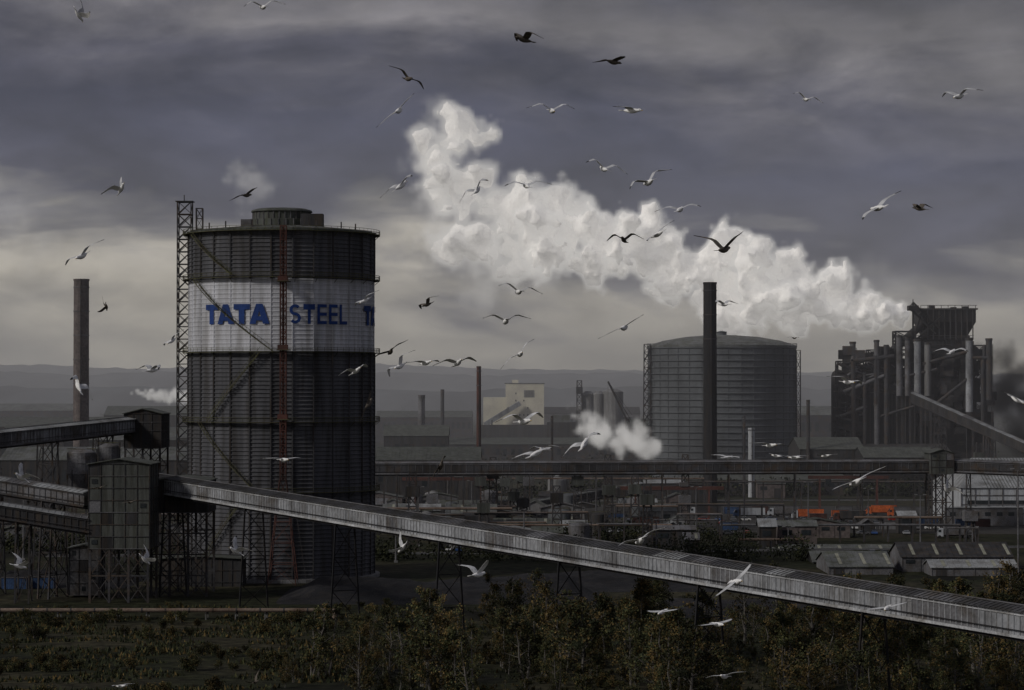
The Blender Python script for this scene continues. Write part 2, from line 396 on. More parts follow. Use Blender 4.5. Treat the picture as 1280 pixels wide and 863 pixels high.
# ------------------------------------------------------------------ second gasholder
def tank():
    root=empty('storage_gasholder'); r=1250; cx,cy=X(910,r),r+37.; Rr=37.; zt=Zh(432,r); b=B()
    prof=[];z=0
    while z<zt-2: prof+=[(Rr,z),(Rr,z+2.4),(Rr+.6,z+2.6),(Rr+.6,z+3.05)]; z+=3.2
    prof+=[(Rr,zt)]
    b.lathe((cx,cy),prof,'tank',72)
    for i in range(36):
        a=2*math.pi*i/36; b.beam((cx+(Rr+.1)*math.cos(a),cy+(Rr+.1)*math.sin(a),0),(cx+(Rr+.1)*math.cos(a),cy+(Rr+.1)*math.sin(a),zt),.3,'tank')
    b.obj('shell',root)
    b=B(); b.lathe((cx,cy),[(Rr+.6,zt-.5),(Rr+.6,zt+.3),(Rr-1,zt+.9),(Rr*.8,zt+2.9),(Rr*.5,zt+4.8),(Rr*.2,zt+5.7),(.1,zt+5.9)],'roofg',72)
    b.cyl((cx,cy,zt+5.5),(cx,cy,zt+7.5),2.5,'tank'); b.cyl((cx,cy,zt+7.4),(cx,cy,zt+8.),3.1,'tank',r1=.5)
    b.lathe((cx,cy),[(Rr+.5,zt+1.3),(Rr+.7,zt+1.3),(Rr+.7,zt+1.45),(Rr+.5,zt+1.45)],'steelL',72)
    for i in range(72):
        a=2*math.pi*i/72; b.beam((cx+(Rr+.6)*math.cos(a),cy+(Rr+.6)*math.sin(a),zt),(cx+(Rr+.6)*math.cos(a),cy+(Rr+.6)*math.sin(a),zt+1.4),.12,'steelL')
    b.obj('roof',root)
    b=B(); lattice(b,cx-Rr-1.,cy-9,4,3,0,zt+1,18,'steel',.3); lattice(b,cx+Rr+.5,cy-9,2.,2.,0,zt-2,14,'steel',.2)
    for k in range(9):
        b.beam((cx-Rr-2.5,cy-11,zt*k/9),(cx-Rr+1,cy-11,zt*(k+1)/9),.4,'steel',.5)
    b.obj('stair_tower',root)
tank()

# ------------------------------------------------------------------ conveyors
gallery('conveyor_gallery',(-84,590,Zh(611,590)),(-84+(69.9+84)*1.35,590-240*1.35,Zh(611,590)+(13.4-Zh(611,590))*1.35),4.2,3.3,steel='black',spacing=40,off=.35,ribsp=1.15,double=False,lt=.3)
gallery('conveyor_gallery',S(455,592,850),S(1190,589,850),4.,3.4,wall='steel',rib='steelL',roof='steelL',spacing=22,ribsp=2.4,double=False)
gallery('conveyor_gallery',S(1170,588,850),S(1330,594,830),4.,3.4,wall='steel',rib='steelL',roof='steelL',spacing=22,ribsp=2.4,double=False)
gallery('conveyor_gallery',S(-60,563,600),S(168,538,690),4.,3.2,wall='gal',rib='steelL',roof='galroofL',spacing=30,double=True)
gallery('conveyor_gallery',S(-40,608,585),S(113,632,568),4.2,2.8,wall='steelL',rib='steel',roof='galroofL',spacing=18,off=.3)
gallery('conveyor_gallery',S(-40,640,560),S(113,664,562),4.2,2.8,wall='darkwall',rib='steel',roof='galroofL',spacing=18,off=.6)
gallery('conveyor_gallery',S(1142,502,1240),S(1330,586,1180),5.,4.2,wall='darkwall',rib='steel',roof='galroofL',spacing=30)
gallery('conveyor_gallery',S(640,640,930),S(800,612,1010),3.,2.6,wall='darkwall',rib='steelL',roof='roofg',spacing=24,ribsp=3,double=False)

def transfer(name,x0,x1,y0,y1,z0,z1,m='tower',roof='roofd',cell=2.6,legs=True,slope=1.4):
    b=B(); b.box((x0,y0,z0),(x1,y1,z1),m)
    xm=(x0+x1)/2
    for sx,xa in ((-1,x0-.5),(1,x1+.5)):
        b.add([(xm,y0-.5,z1+slope),(xm,y1+.5,z1+slope),(xa,y1+.5,z1+.02),(xa,y0-.5,z1+.02),(xm,y0-.5,z1+slope-.2),(xm,y1+.5,z1+slope-.2),(xa,y1+.5,z1-.15),(xa,y0-.5,z1-.15)],
              [(0,1,2,3),(4,5,6,7),(0,3,7,4),(3,2,6,7),(1,2,6,5)],roof)
    b.add([(x0,y0,z1),(x1,y0,z1),(xm,y0,z1+slope-.2)],[(0,1,2)],m)
    n=max(1,round((x1-x0)/cell)); k=max(1,round((z1-z0)/cell))
    for i in range(n+1): 
        x=x0+(x1-x0)*i/n; b.beam((x,y0-.08,z0),(x,y0-.08,z1),.12,'steel')
    for j in range(k+1):
        z=z0+(z1-z0)*j/k; b.beam((x0-.1,y0-.1,z),(x1+.1,y0-.1,z),.12,'steelL' if j%3==0 else 'steel')
        b.beam((x1+.1,y0,z),(x1+.1,y1,z),.12,'steel'); b.beam((x0-.1,y0,z),(x0-.1,y1,z),.12,'steel')
    for i in range(n):
        for j in range(k):
            xa,xb=x0+(x1-x0)*i/n+.1,x0+(x1-x0)*(i+1)/n-.1; za,zb=z0+(z1-z0)*j/k+.08,z0+(z1-z0)*(j+1)/k-.08
            rr=R()
            if rr<.2: b.box((xa,y0-.03,za),(xb,y0+.02,zb),'steelL' if (rr<.04 and m=='tower') else 'darkwall')
            elif rr<.3: b.box((xa+.6,y0-.1,za+.9),(xb-.6,y0-.03,zb-.6),'glass')
    ny=max(1,round((y1-y0)/cell))
    for i in range(ny+1):
        y=y0+(y1-y0)*i/ny; b.beam((x1+.08,y,z0),(x1+.08,y,z1),.16,'steel')
    if legs and z0>1:
        nx=max(2,round((x1-x0)/5)); nn=max(1,round(z0/5))
        for yy in (y0+.3,y1-.3):
            for i in range(nx+1):
                x=x0+.3+(x1-x0-.6)*i/nx; b.beam((x,yy,0),(x,yy,z0),.5,'steel')
                if i<nx:
                    x2=x0+.3+(x1-x0-.6)*(i+1)/nx
                    for q in range(nn):
                        za,zb=z0*q/nn,z0*(q+1)/nn
                        b.beam((x,yy,za),(x2,yy,zb),.2,'steel'); b.beam((x2,yy,za),(x,yy,zb),.2,'steel'); b.beam((x,yy,zb),(x2,yy,zb),.3,'steel')
    return b.obj(name)
transfer('transfer_tower',X(111,560),X(187,560),560,574,Zh(686,560),Zh(580,560),slope=1.2)
transfer('transfer_tower',X(190,580),X(262,580),577,592,Zh(640,580),Zh(600,580),m='darkwall',slope=.8)
transfer('transfer_tower',X(158,690),X(204,690),686,702,Zh(560,690),Zh(517,690),m='darkwall')
transfer('transfer_tower',X(196,600),X(300,600),606,613,Zh(745,600),Zh(700,600),m='darkwall',slope=.6)
transfer('transfer_tower',X(1160,850),X(1188,850),844,858,Zh(592,850),Zh(566,850),m='tower')
transfer('transfer_tower',X(72,560),X(110,560),575,583,0.5,Zh(690,560),m='steelL',roof='roofg',legs=False,slope=.8)
def silo(name,x,y,r,z0,z1,m='steelL',cone=True):
    b=B(); n=22
    prof=([(r*.25,z0-r*1.4)] if cone else [])+[(r,z0),(r,(z0+z1)/2),(r+.12,(z0+z1)/2),(r+.12,(z0+z1)/2+.3),(r,(z0+z1)/2+.3),(r,z1),(r*.9,z1+.3),(r*.2,z1+r*.35),(.05,z1+r*.35)]
    b.lathe((x,y),prof,m,n)
    for i in range(6):
        a=math.pi*2*i/6; b.beam((x+r*.97*math.cos(a),y+r*.97*math.sin(a),0),(x+r*.97*math.cos(a),y+r*.97*math.sin(a),z0+1),.35,'steel')
    b.lathe((x,y),[(r+.02,z1+.9),(r+.1,z1+.9),(r+.1,z1+1.)],'rail',n)
    b.beam((x+r+.3,y-.5,0),(x+r+.3,y-.5,z1+1),.35,'steel')
    return b.obj(name)
silo('hopper_silo',X(102,640),640,3.6,Zh(592,640),Zh(566,640))
silo('hopper_silo',X(140,660),655,2.6,Zh(600,640),Zh(560,640))

# ------------------------------------------------------------------ sheds
def shed(name,x0,x1,y0,y1,h,rh,wall='steelL',roof='roofg',strips=True,axis='x',bays=True):
    b=B(); b.box((x0,y0,0),(x1,y1,h),wall)
    o=.4
    if axis=='x':
        ym=(y0+y1)/2
        c=[((x0-o,y0-o,h-.05),(x1+o,y0-o,h-.05),(x1+o,ym,h+rh),(x0-o,ym,h+rh)),((x1+o,y1+o,h-.05),(x0-o,y1+o,h-.05),(x0-o,ym,h+rh),(x1+o,ym,h+rh))]
        b.add([(x0,y0,h),(x0,y1,h),(x0,ym,h+rh-.15)],[(0,1,2)],wall); b.add([(x1,y0,h),(x1,y1,h),(x1,ym,h+rh-.15)],[(0,2,1)],wall)
    else:
        xm=(x0+x1)/2
        c=[((x0-o,y1+o,h-.05),(x0-o,y0-o,h-.05),(xm,y0-o,h+rh),(xm,y1+o,h+rh)),((x1+o,y0-o,h-.05),(x1+o,y1+o,h-.05),(xm,y1+o,h+rh),(xm,y0-o,h+rh))]
        b.add([(x0,y0,h),(x1,y0,h),(xm,y0,h+rh-.15)],[(0,1,2)],wall)
    for q in c:
        q=[Vector(p) for p in q]; nrm=(q[1]-q[0]).cross(q[3]-q[0]).normalized()
        b.add(q+[p-nrm*.15 for p in q],[(0,1,2,3),(7,6,5,4),(0,4,5,1),(1,5,6,2),(3,2,6,7),(0,3,7,4)],roof)
        L=(q[1]-q[0]).length; n=int(L/1.5)
        e=(q[1]-q[0])/L; g=q[3]-q[0]
        for i in range(1,n):
            a=q[0]+e*(L*i/n)
            b.beam(a+nrm*.03,a+g+nrm*.03,.12,roof,.1)
            if strips and i%4==2:
                w=e*.95
                b.add([a+g*.15+nrm*.09+e*.1,a+g*.15+w+nrm*.09,a+g*.85+w+nrm*.09,a+g*.85+nrm*.09+e*.1],[(0,1,2,3)],'roofp')
    if bays:
        n=max(1,int((x1-x0)/4.5))
        for i in range(n):
            xa=x0+(x1-x0)*(i+.2)/n; w=(x1-x0)/n*.5
            if R()<.35: b.box((xa,y0-.08,.05),(xa+min(w,4),y0-.02,min(h*.75,4.2)),'darkwall')
            elif h>3: b.box((xa,y0-.08,h*.55),(xa+w,y0-.02,h*.8),'glass')
        for i in range(n+1):
            xa=x0+(x1-x0)*i/n; b.beam((xa,y0-.05,0),(xa,y0-.05,h),.15,wall)
    return b.obj(name)
shed('workshop_shed',X(1122,662),X(1258,662),655,676,Zh(696,655),3.2,wall='steelL',roof='darkwall',strips=True)
shed('workshop_shed',X(1160,645),X(1266,645),640,652,Zh(709,640),1.6,wall='steelL',roof='galroofL')
shed('workshop_shed',X(1030,655),X(1108,655),645,672,Zh(708,645),3.0,wall='steelL',roof='roofg',axis='x')
shed('workshop_shed',X(1008,700),X(1060,700),684,700,Zh(700,690),2.4,wall='darkwall',roof='roofg')
shed('workshop_shed',X(955,760),X(1110,760),745,765,Zh(690,750),2.,wall='darkwall',roof='roofg')
def works():
    b=B(); x0,x1,y0,y1=X(1198,885),X(1420,885),880,940; h=Zh(610,880); rh=9.5
    b.box((x0,y0,0),(x1,y1,h),'white'); ym=(y0+y1)/2
    v=[(x0-.5,y0-.5,h),(x1+.5,y0-.5,h),(x1+.5,y1+.5,h),(x0-.5,y1+.5,h),(x0+9,ym,h+rh),(x1-9,ym,h+rh)]
    b.add(v,[(0,1,5,4),(1,2,5),(2,3,4,5),(3,0,4)],'galroofL')
    for i in range(40):
        x=x0+9+(x1-x0-18)*i/39; b.beam((x,y0-.4,h+.1),(x,ym,h+rh+.1),.2,'roofg',.15)
    for i in range(14):
        x=x0+(x1-x0)*i/13; b.beam((x,y0-.1,0),(x,y0-.1,h),.3,'steelL')
    for j in range(3):
        z=h*(.3+.25*j); b.beam((x0,y0-.12,z),(x1,y0-.12,z),.25,'steelL')
    b.box((x0+2,y0-.1,h*.55),(x1-1,y0-.05,h*.66),'glass')
    b.box((x0+12,y0-.1,.1),(x0+18,y0-.04,6),'darkwall')
    b.box((x0-6,y0-6,0),(x0+20,y0-.6,6.),'steelL'); b.box((x0-6.3,y0-6.3,6.),(x0+20.3,y0-.5,6.25),'galroofL')
    for i in range(6): b.box((x0-5+i*4,y0-6.06,3.3),(x0-3+i*4,y0-6.005,4.6),'glass')
    b.obj('works_building')
works()
shed('workshop_shed',X(632,885),X(704,885),876,896,Zh(645,880),5.5,wall='conc',roof='roofg',axis='y',strips=False)
shed('workshop_shed',X(566,850),X(620,850),840,860,6,2.5,wall='darkwall',roof='roofg')

def mill():
    b=B(); r=1900; f=lambda u:X(u,r); z=lambda v:Zh(v,r)
    b.box((f(632),r,0),(f(680),r+40,z(480)),'cream'); b.box((f(604),r+2,0),(f(632)-.01,r+38,z(497)),'cream')
    b.box((f(631)-.2,r-.3,z(480)),(f(681),r+40.5,z(479)),'conc'); b.box((f(640),r+8,z(479)),(f(648),r+20,z(475)),'cream')
    b.box((f(655),r-.1,z(497)),(f(668),r-.03,z(488)),'conc')
    for i in range(9):
        for j in range(4):
            if R()<.4: b.box((f(634+i*5),r-.15,z(520-j*9)),(f(635.5+i*5),r-.03,z(518-j*9)),'steelL')
    b.box((f(600),r-12,0),(f(700),r-.5,z(531)),'darkwall')
    b.beam((f(606),r-8,z(531)),(f(650),r-4,z(504)),2.5,'gal',3.5)
    b.beam((f(615),r-8,z(525)),(f(615),r-8,0),1,'steel')
    b.obj('cream_mill_building')
    b=B(); r=1700; f=lambda u:X(u,r); z=lambda v:Zh(v,r)
    for u,v,d in ((735,493,9),(748,493,9),(766,490,14)):
        b.lathe((f(u),r),[(d/2,0),(d/2,z(v)),(d*.2,z(v)+2),(.1,z(v)+2)],'conc',18)
    b.box((f(684),r-5,0),(f(722),r+15,z(528)),'darkwall'); b.box((f(690),r-4,z(528)),(f(712),r+10,z(519)),'roofg')
    b.box((f(728),r+10,0),(f(790),r+30,z(522)),'steelL'); b.obj('silo_group')
    lat=B(); lattice(lat,f(724),r-4,4,3,0,z(476),12,'steel',.5); lat.box((f(720),r-7,z(492)),(f(728),r-1,z(484)),'darkwall'); lat.obj('sampling_tower')
    b=B(); r=1300; f=lambda u:X(u,r); z=lambda v:Zh(v,r)
    p0,p1=Vector((f(784),r,z(526))),Vector((f(760),r,z(477)))
    b.beam(p0,p1,.9,'steel'); b.beam(p0+Vector((2,0,0)),p1,.3,'steel')
    b.beam(p1,Vector((f(790),r,z(519))),.15,'steel'); b.beam(p1,p1+Vector((0,0,-12)),.12,'steel')
    b.box((f(779),r-3,2),(f(792),r+3,8),'rust'); b.box((f(779),r-3.4,0),(f(791),r-2,2),'steel'); b.box((f(779),r+2,0),(f(791),r+3.4,2),'steel')
    lattice(b,f(784),r,2,1.5,8,z(524),5,'steel',.3)
    b.obj('crawler_crane')
mill()

# ------------------------------------------------------------------ blast furnace
def furnace():
    root=empty('blast_furnace'); r=1300; f=lambda u:X(u,r); z=lambda v:Zh(v,r)
    b=B()
    b.box((f(1078),r-12,0),(f(1140),r+25,z(492)),'black')
    b.add([(f(1076),r-13,z(492)),(f(1142),r-13,z(492)),(f(1142),r+6,z(487)),(f(1076),r+6,z(487))],[(0,1,2,3)],'darkwall')
    b.box((f(1140)+.02,r-8,0),(f(1182),r+25,z(500)),'black'); b.box((f(1182)+.02,r-4,0),(f(1240),r+25,z(515)),'black')
    b.add([(f(1050),r-40,z(566)),(f(1175),r-40,z(566)),(f(1175),r-12.2,z(554)),(f(1050),r-12.2,z(554))],[(0,1,2,3)],'darkwall')
    b.box((f(1052),r-39,0),(f(1174),r-12.3,z(567)),'black')
    for i in range(12): b.beam((f(1078)+i*2.2,r-12.1,0),(f(1078)+i*2.2,r-12.1,z(493)),.3,'steel')
    b.obj('cast_house',root)
    b=B(); cx=f(1180)
    b.lathe((cx,r+8),[(10,0),(10.5,z(520)),(11.5,z(480)),(9,z(450)),(7,z(425)),(5,z(415)),(3,z(405))],'black',24)
    b.obj('furnace_shaft',root)
    b=B()
    lattice(b,f(1178),r+6,f(1214)-f(1142),f(1212)-f(1146),0,z(424),11,'black',1.0,26,22)
    lattice(b,f(1160),r+4,9,9,0,z(424),14,'black',.8); lattice(b,f(1196),r+4,9,9,0,z(424),14,'black',.8)
    for v in (500,480,462,447,436,425):
        b.box((f(1143),r-7,z(v)),(f(1214),r+19,z(v)+1.),'black')
        b.beam((f(1143),r-7,z(v)+2.),(f(1214),r-7,z(v)+2.),.25,'steel')
    rf=random.Random(9)
    for i in range(110):
        u=rf.uniform(1143,1206); v=rf.uniform(430,505); w_=rf.uniform(2,7); h_=rf.uniform(2,7)
        b.box((f(u),r-6.5+rf.uniform(-.4,3),z(v)),(f(u)+w_,r-2,z(v)+h_),rf.choice(['black','black','darkwall','steel']))
    a=[(f(1160),r-4),(f(1205),r-4),(f(1205),r+16),(f(1160),r+16)]; t=[(f(1150),r-7),(f(1217),r-7),(f(1217),r+19),(f(1150),r+19)]
    vs=[(x,y,z(425)) for x,y in a]+[(x,y,z(403)) for x,y in t]+[(x,y,z(388)) for x,y in t]
    b.add(vs,[(0,1,5,4),(1,2,6,5),(2,3,7,6),(3,0,4,7),(4,5,9,8),(6,7,11,10),(5,6,10,9),(7,4,8,11),(8,9,10,11)],'black')
    for u in range(1150,1218,7): b.beam((f(u),r-7.3,z(425)+0),(f(u),r-7.3,z(388)),.5,'steel')
    b.box((f(1146),r-8,z(388)),(f(1219),r+20,z(386)),'steel')
    for i in range(9): b.beam((f(1148+i*8.5),r-8,z(386)),(f(1148+i*8.5),r-8,z(382.5)),.25,'steel')
    b.beam((f(1148),r-8,z(382.5)),(f(1218),r-8,z(382.5)),.25,'steel')
    for u,v in ((1163,378),(1190,380),(1205,379)): b.box((f(u),r,z(386)),(f(u+6),r+6,z(v+4)),'black')
    for p,q in (((1138,379),(1172,412)),((1133,385),(1166,418)),((1138,379),(1138,425)),((1150,388),(1138,425)),((1142,425),(1175,395))):
        b.beam((f(p[0]),r-9,z(p[1])),(f(q[0]),r-9,z(q[1])),.9,'black')
    for i in range(6):
        t_=i/6; b.beam((f(1138+34*t_),r-9,z(379+33*t_)),(f(1133+34*t_),r-9,z(385+33*t_)),.4,'black')
    b.box((f(1132),r-12,z(389)),(f(1144),r-5,z(383)),'black'); b.beam((f(1138),r-9,z(383)),(f(1138),r-9,z(375)),.4,'black')
    b.obj('top_structure',root)
    b=B()
    b.cyl((f(1165),r,z(425)),(f(1152),r-2,z(398)),1.6,'darkwall'); b.cyl((f(1195),r,z(425)),(f(1195),r,z(392)),1.6,'darkwall')
    b.cyl((f(1158),r-4,z(400)),(f(1112),r-6,z(440)),2.,'darkwall'); b.cyl((f(1112),r-6,z(440)),(f(1112),r-6,z(478)),4.,'darkwall'); b.cyl((f(1112),r-6,z(478)),(f(1112),r-6,z(490)),4.,'black',r1=1.5)
    for p,q,rd in (((1062,452),(1062,560),1.2),((1062,452),(1112,446),1.1),((1050,490),(1100,470),1.),((1150,455),(1205,440),.9),((1090,445),(1090,505),1.1),((1164,505),(1208,470),.8),((1076,470),(1076,560),.9),((1222,450),(1222,540),1.),((1205,448),(1232,448),.9),((1130,470),(1165,462),.7),((1096,520),(1136,508),.6),((1046,520),(1078,508),.7)):
        b.cyl((f(p[0]),r-14,z(p[1])),(f(q[0]),r-14,z(q[1])),rd,rf.choice(['steelL','steel','steel']),n=10)
        b.cyl((f(q[0]),r-14,z(q[1])),(f(q[0]),r-10,z(q[1])),rd,'steel',n=10); b.cyl((f(p[0]),r-14,z(p[1])),(f(p[0]),r-10,z(p[1])),rd,'steel',n=10)
    b.obj('downcomer',root)
    b=B()
    for u,vt,vb,d,m in ((1205.5,424,515,3.6,'gal'),(1141.5,425,495,3.4,'gal'),(1154,429,495,3.2,'conc'),(1119,420,495,3.0,'steelL'),(1129,424,495,2.6,'steelL'),(1230,424,500,3.2,'steel'),(1063,428,600,3.,'steelL'),(1091,426,600,2.6,'steelL'),(1103,432,600,2.4,'steel'),(1224,432,520,1.6,'steel')):
        y=r-12.6 if u>1070 else r-8
        zb=z(vb) if vb<600 else 0
        b.cyl((f(u),y-1,zb),(f(u),y-1,z(vt)),d/2,m,n=16); b.cyl((f(u),y-1,z(vt)-1.),(f(u),y-1,z(vt)+.1),d/2*1.15,'steel',n=16)
        b.beam((f(u)+d*.6,y-1,0),(f(u)+d*.6,y-1,z(vt)-3),.3,'steel')
        if zb>0: 
            for sx in (-1,1): b.beam((f(u)+sx*d*.4,y-1,0),(f(u)+sx*d*.4,y-1,zb),.4,'steel')
    b.obj('stacks',root)
    b=B()
    for u,vt in ((1052,470),(1070,458),(1088,462),(1106,452)):
        b.lathe((f(u),r+14),[(3.6,0),(3.6,z(vt)),(3.,z(vt)+1.8),(1.5,z(vt)+3),(.1,z(vt)+3.4)],'darkwall',20)
    lattice(b,f(1062),r-4,16,14,0,z(452),10,'black',.55,8,8); lattice(b,f(1092),r-6,9,8,0,z(438),12,'black',.5)
    lattice(b,f(1108),r+2,14,13,0,z(440),12,'black',.6)
    lattice(b,f(1128),r-6,10,10,z(495),z(415),7,'black',.6); lattice(b,f(1225),r+2,7,6,0,z(432),12,'black',.55)
    for v in (560,535,510,490,470): b.box((f(1042),r-9,z(v)),(f(1080),r+1,z(v)+.5),'steel')
    for i in range(50):
        u=rf.uniform(1042,1125); v=rf.uniform(450,540); b.cyl((f(u),r-11,z(v)),(f(u+rf.uniform(6,25)),r-11,z(v+rf.uniform(-12,12))),rf.uniform(.3,.8),rf.choice(['steel','steelL','darkwall']),n=8)
    for i in range(200):
        u=rf.uniform(1044,1228); v=rf.uniform(442,545); w=rf.uniform(2,7); b.box((f(u),r-10-rf.uniform(0,1),z(v)),(f(u)+w,r-7,z(v)+rf.uniform(1.5,5)),rf.choice(['steel','darkwall','black','black']))
    b.obj('gas_plant',root)
furnace()
def plant_block():
    for (u0,u1,r,v,m) in ((1000,1080,1150,548,'darkwall'),(1180,1300,1150,575,'darkwall'),(470,600,1000,560,'darkwall'),(1080,1170,1120,560,'black'),(700,812,1150,575,'darkwall'),(480,560,1350,532,'darkwall'),(560,800,1500,548,'steel'),(0,80,1300,533,'darkwall'),(110,235,1200,535,'darkwall'),(-40,150,1600,522,'steel'),(130,240,1900,508,'darkwall'),(470,590,2200,514,'steel'),(790,830,1600,524,'darkwall'),(860,1060,1120,595,'steel'),(0,240,1000,560,'darkwall'),(-60,90,2400,505,'steel'),(680,800,2300,509,'steelL'),(1000,1060,1900,508,'steel')):
        x0,x1=X(u0,r),X(u1,r); h=max(4,Zh(v,r)); shed('rolling_mill_shed',x0,x1,r,r+U(25,50),h*.8,h*.2,wall=m,roof=random.choice(['roofg','roofd','roofd','darkwall']),strips=False)
plant_block()
for (u,r,vt,d,m) in ((939,1100,535,2.8,'white'),(930,1100,520,1.2,'steel'),(527,1500,494,4,'steelL'),(553,1700,487,2.4,'steel'),(1010,1150,500,1.6,'steel'),(690,1050,520,1.,'steel')):
    chimney(u,r,vt,d,m,'process_stack',1.,1)

def pipe_rack(x0,x1,y,z,n=3):
    b=B()
    for i in range(n): b.cyl((x0,y+i*.9,z+.3),(x1,y+i*.9,z+.3),U(.2,.38),random.choice(['steelL','pipe','steel','steelL']),n=8)
    k=int((x1-x0)/7)
    for i in range(k+1):
        x=x0+(x1-x0)*i/max(1,k)
        for yy in (y-.5,y+n*.9): b.beam((x,yy,0),(x,yy,z),.3,'steel')
        b.beam((x,y-.5,z-.1),(x,y+n*.9,z-.1),.3,'steel')
    b.obj('pipe_rack')
for (u0,u1,r,z,n) in ((470,640,800,9,3),(640,880,980,12,3),(470,700,1080,14,2),(860,1190,1000,10,3),(600,840,760,6,2),(900,1200,780,5,2),(230,330,780,8,3),(0,230,760,9,2),(480,620,900,16,4),(760,980,870,7,3)):
    pipe_rack(X(u0,r),X(u1,r),r,z,n)
def lamp(u,r,vt,name='lamp_post'):
    x=X(u,r); zt=Zh(vt,r); b=B(); b.cyl((x,r,0),(x,r,zt),.28,'steelL',r1=.14,n=10)
    b.box((x-.5,r-.5,0),(x+.5,r+.5,.5),'conc')
    for sg in (-1,1):
        b.beam((x,r,zt),(x+sg*1.5,r,zt+.35),.12,'steelL'); b.box((x+sg*1.3-.45,r-.2,zt+.25),(x+sg*1.3+.45,r+.2,zt+.5),'conc')
    b.obj(name)
for u,r,v in ((1272,600,588),(303,700,577),(745,830,600),(30,700,600),(523,760,610),(870,800,610),(1150,760,620),(655,740,640),(452,700,640),(820,700,650),(590,900,602),(690,820,615),(930,860,606),(1010,900,604),(1085,840,612),(780,780,625),(495,690,650),(985,720,660),(1215,720,660),(560,1000,585)): lamp(u,r,v)
def gantry(u,r,w,h):
    b=B(); x=X(u,r)
    for sx in (-1,1):
        for sy in (-2,2): b.beam((x+sx*w/2,r+sy,0),(x+sx*w/2,r+sy*.4,h),.5,'rust')
        b.beam((x+sx*w/2,r-2.2,.4),(x+sx*w/2,r+2.2,.4),.6,'steel')
    for sy in (-.9,.9):
        b.beam((x-w*.7,r+sy,h+.6),(x+w*.7,r+sy,h+.6),.4,'rust',1.2)
    b.box((x+w*.1,r-1.4,h+1.2),(x+w*.1+3,r+1.4,h+2.6),'steelL'); b.box((x-w*.4,r-1.6,h-2.2),(x-w*.4+2,r+.2,h-.1),'glass')
    b.beam((x+w*.1+1.5,r,h),(x+w*.1+1.5,r,h-5),.15,'steel'); b.obj('gantry_crane')
gantry(560,940,24,13); gantry(840,905,26,11); gantry(1060,985,22,12)
def clutter():
    placed=0; tries=0
    rnd=random.Random(5)
    while placed<190 and tries<2600:
        tries+=1
        r=rnd.uniform(720,1400) if rnd.random()<.5 else rnd.uniform(720,980); u=rnd.uniform(-30,1310) if rnd.random()<.55 else rnd.uniform(470,880); x=X(u,r)
        if abs(x+57.6)<40 and r<700: continue
        if 815<u<1010 and 1230<r<1340: continue
        if 1040<u<1245 and 1250<r<1340: continue
        if 1190<u and 860<r<950: continue
        if 860<u<1200 and 830<r<1010: continue
        k=rnd.random(); w=rnd.uniform(4,20); d=rnd.uniform(5,12); h=rnd.uniform(2.6,7)
        if k<.5: shed('storage_shed',x-w/2,x+w/2,r,r+d,h,rnd.uniform(.8,2.2),wall=rnd.choice(['steelL','darkwall','tower','steel','brick','darkwall','conc']),roof=rnd.choice(['roofg','roofd','steelL','galroofL','darkwall']),axis=rnd.choice('xy'),strips=rnd.random()<.3)
        elif k<.64: silo('storage_tank',x,r,rnd.uniform(1.6,4),.3,rnd.uniform(3.5,9),rnd.choice(['steelL','tank','conc','darkwall']),False)
        elif k<.84:
            b=B(); hh=rnd.uniform(9,24); lattice(b,x,r,3,2,0,hh,int(hh/3),'steel',.25); b.box((x-2.,r-2.,hh*.7),(x+2.,r+2.,hh*.7+3),rnd.choice(['darkwall','tower','steelL'])); b.obj('sampling_tower')
        else: pipe_rack(x-w,x+w,r,rnd.uniform(4,9),2)
        placed+=1
clutter()

def pipeline():
    b=B()
    for y,z,rad,m in ((520,1.9,.42,'pipe'),(521.3,1.7,.3,'pipe'),(522.4,1.8,.25,'rust')):
        b.cyl((-130,y,z),(-36,y,z),rad,m,n=12)
        for i in range(20): x=-128+i*4.8; b.cyl((x,y,z),(x+.25,y,z),rad+.08,'steel',n=12)
    for i in range(16):
        x=-128+i*6; b.beam((x,519.2,0),(x,519.2,1.3),.25,'conc'); b.beam((x,523,0),(x,523,1.3),.25,'conc'); b.beam((x,519,1.35),(x,523.2,1.35),.25,'steel')
    b.cyl((-36,520,1.9),(-36,520,.2),.42,'pipe'); b.obj('pipeline')
pipeline()

def pile(name,x0,x1,y0,y1,h,seed,m='coal'):
    b=B(); nx,ny=60,22; vs=[];fs=[]
    for i in range(nx+1):
        for j in range(ny+1):
            u,v=i/nx,j/ny; x=x0+(x1-x0)*u; y=y0+(y1-y0)*v
            e=min(1,min(u,1-u)*9)*min(1,min(v,1-v)*2.3)
            hh=h*e*(.75+.5*noise.noise(Vector((x*.06,y*.09,seed))))+ .5*e*noise.noise(Vector((x*.5,y*.5,seed)))
            vs.append((x,y,hh-.03))
    for i in range(nx):
        for j in range(ny): a=i*(ny+1)+j; fs.append((a,a+ny+1,a+ny+2,a+1))
    b.add(vs,fs,m); b.obj(name,smooth=True)
pile('coal_stockpile',-52,20,556,606,4.5,1); pile('coal_stockpile',-5,70,590,640,3.5,2); pile('coal_stockpile',24,110,520,560,3,4)
pile('coal_stockpile',-125,-90,600,640,3.,5); pile('ore_stockpile',-40,60,900,940,6,3,'yard'); pile('ore_stockpile',-280,-110,1350,1420,9,7,'yard')

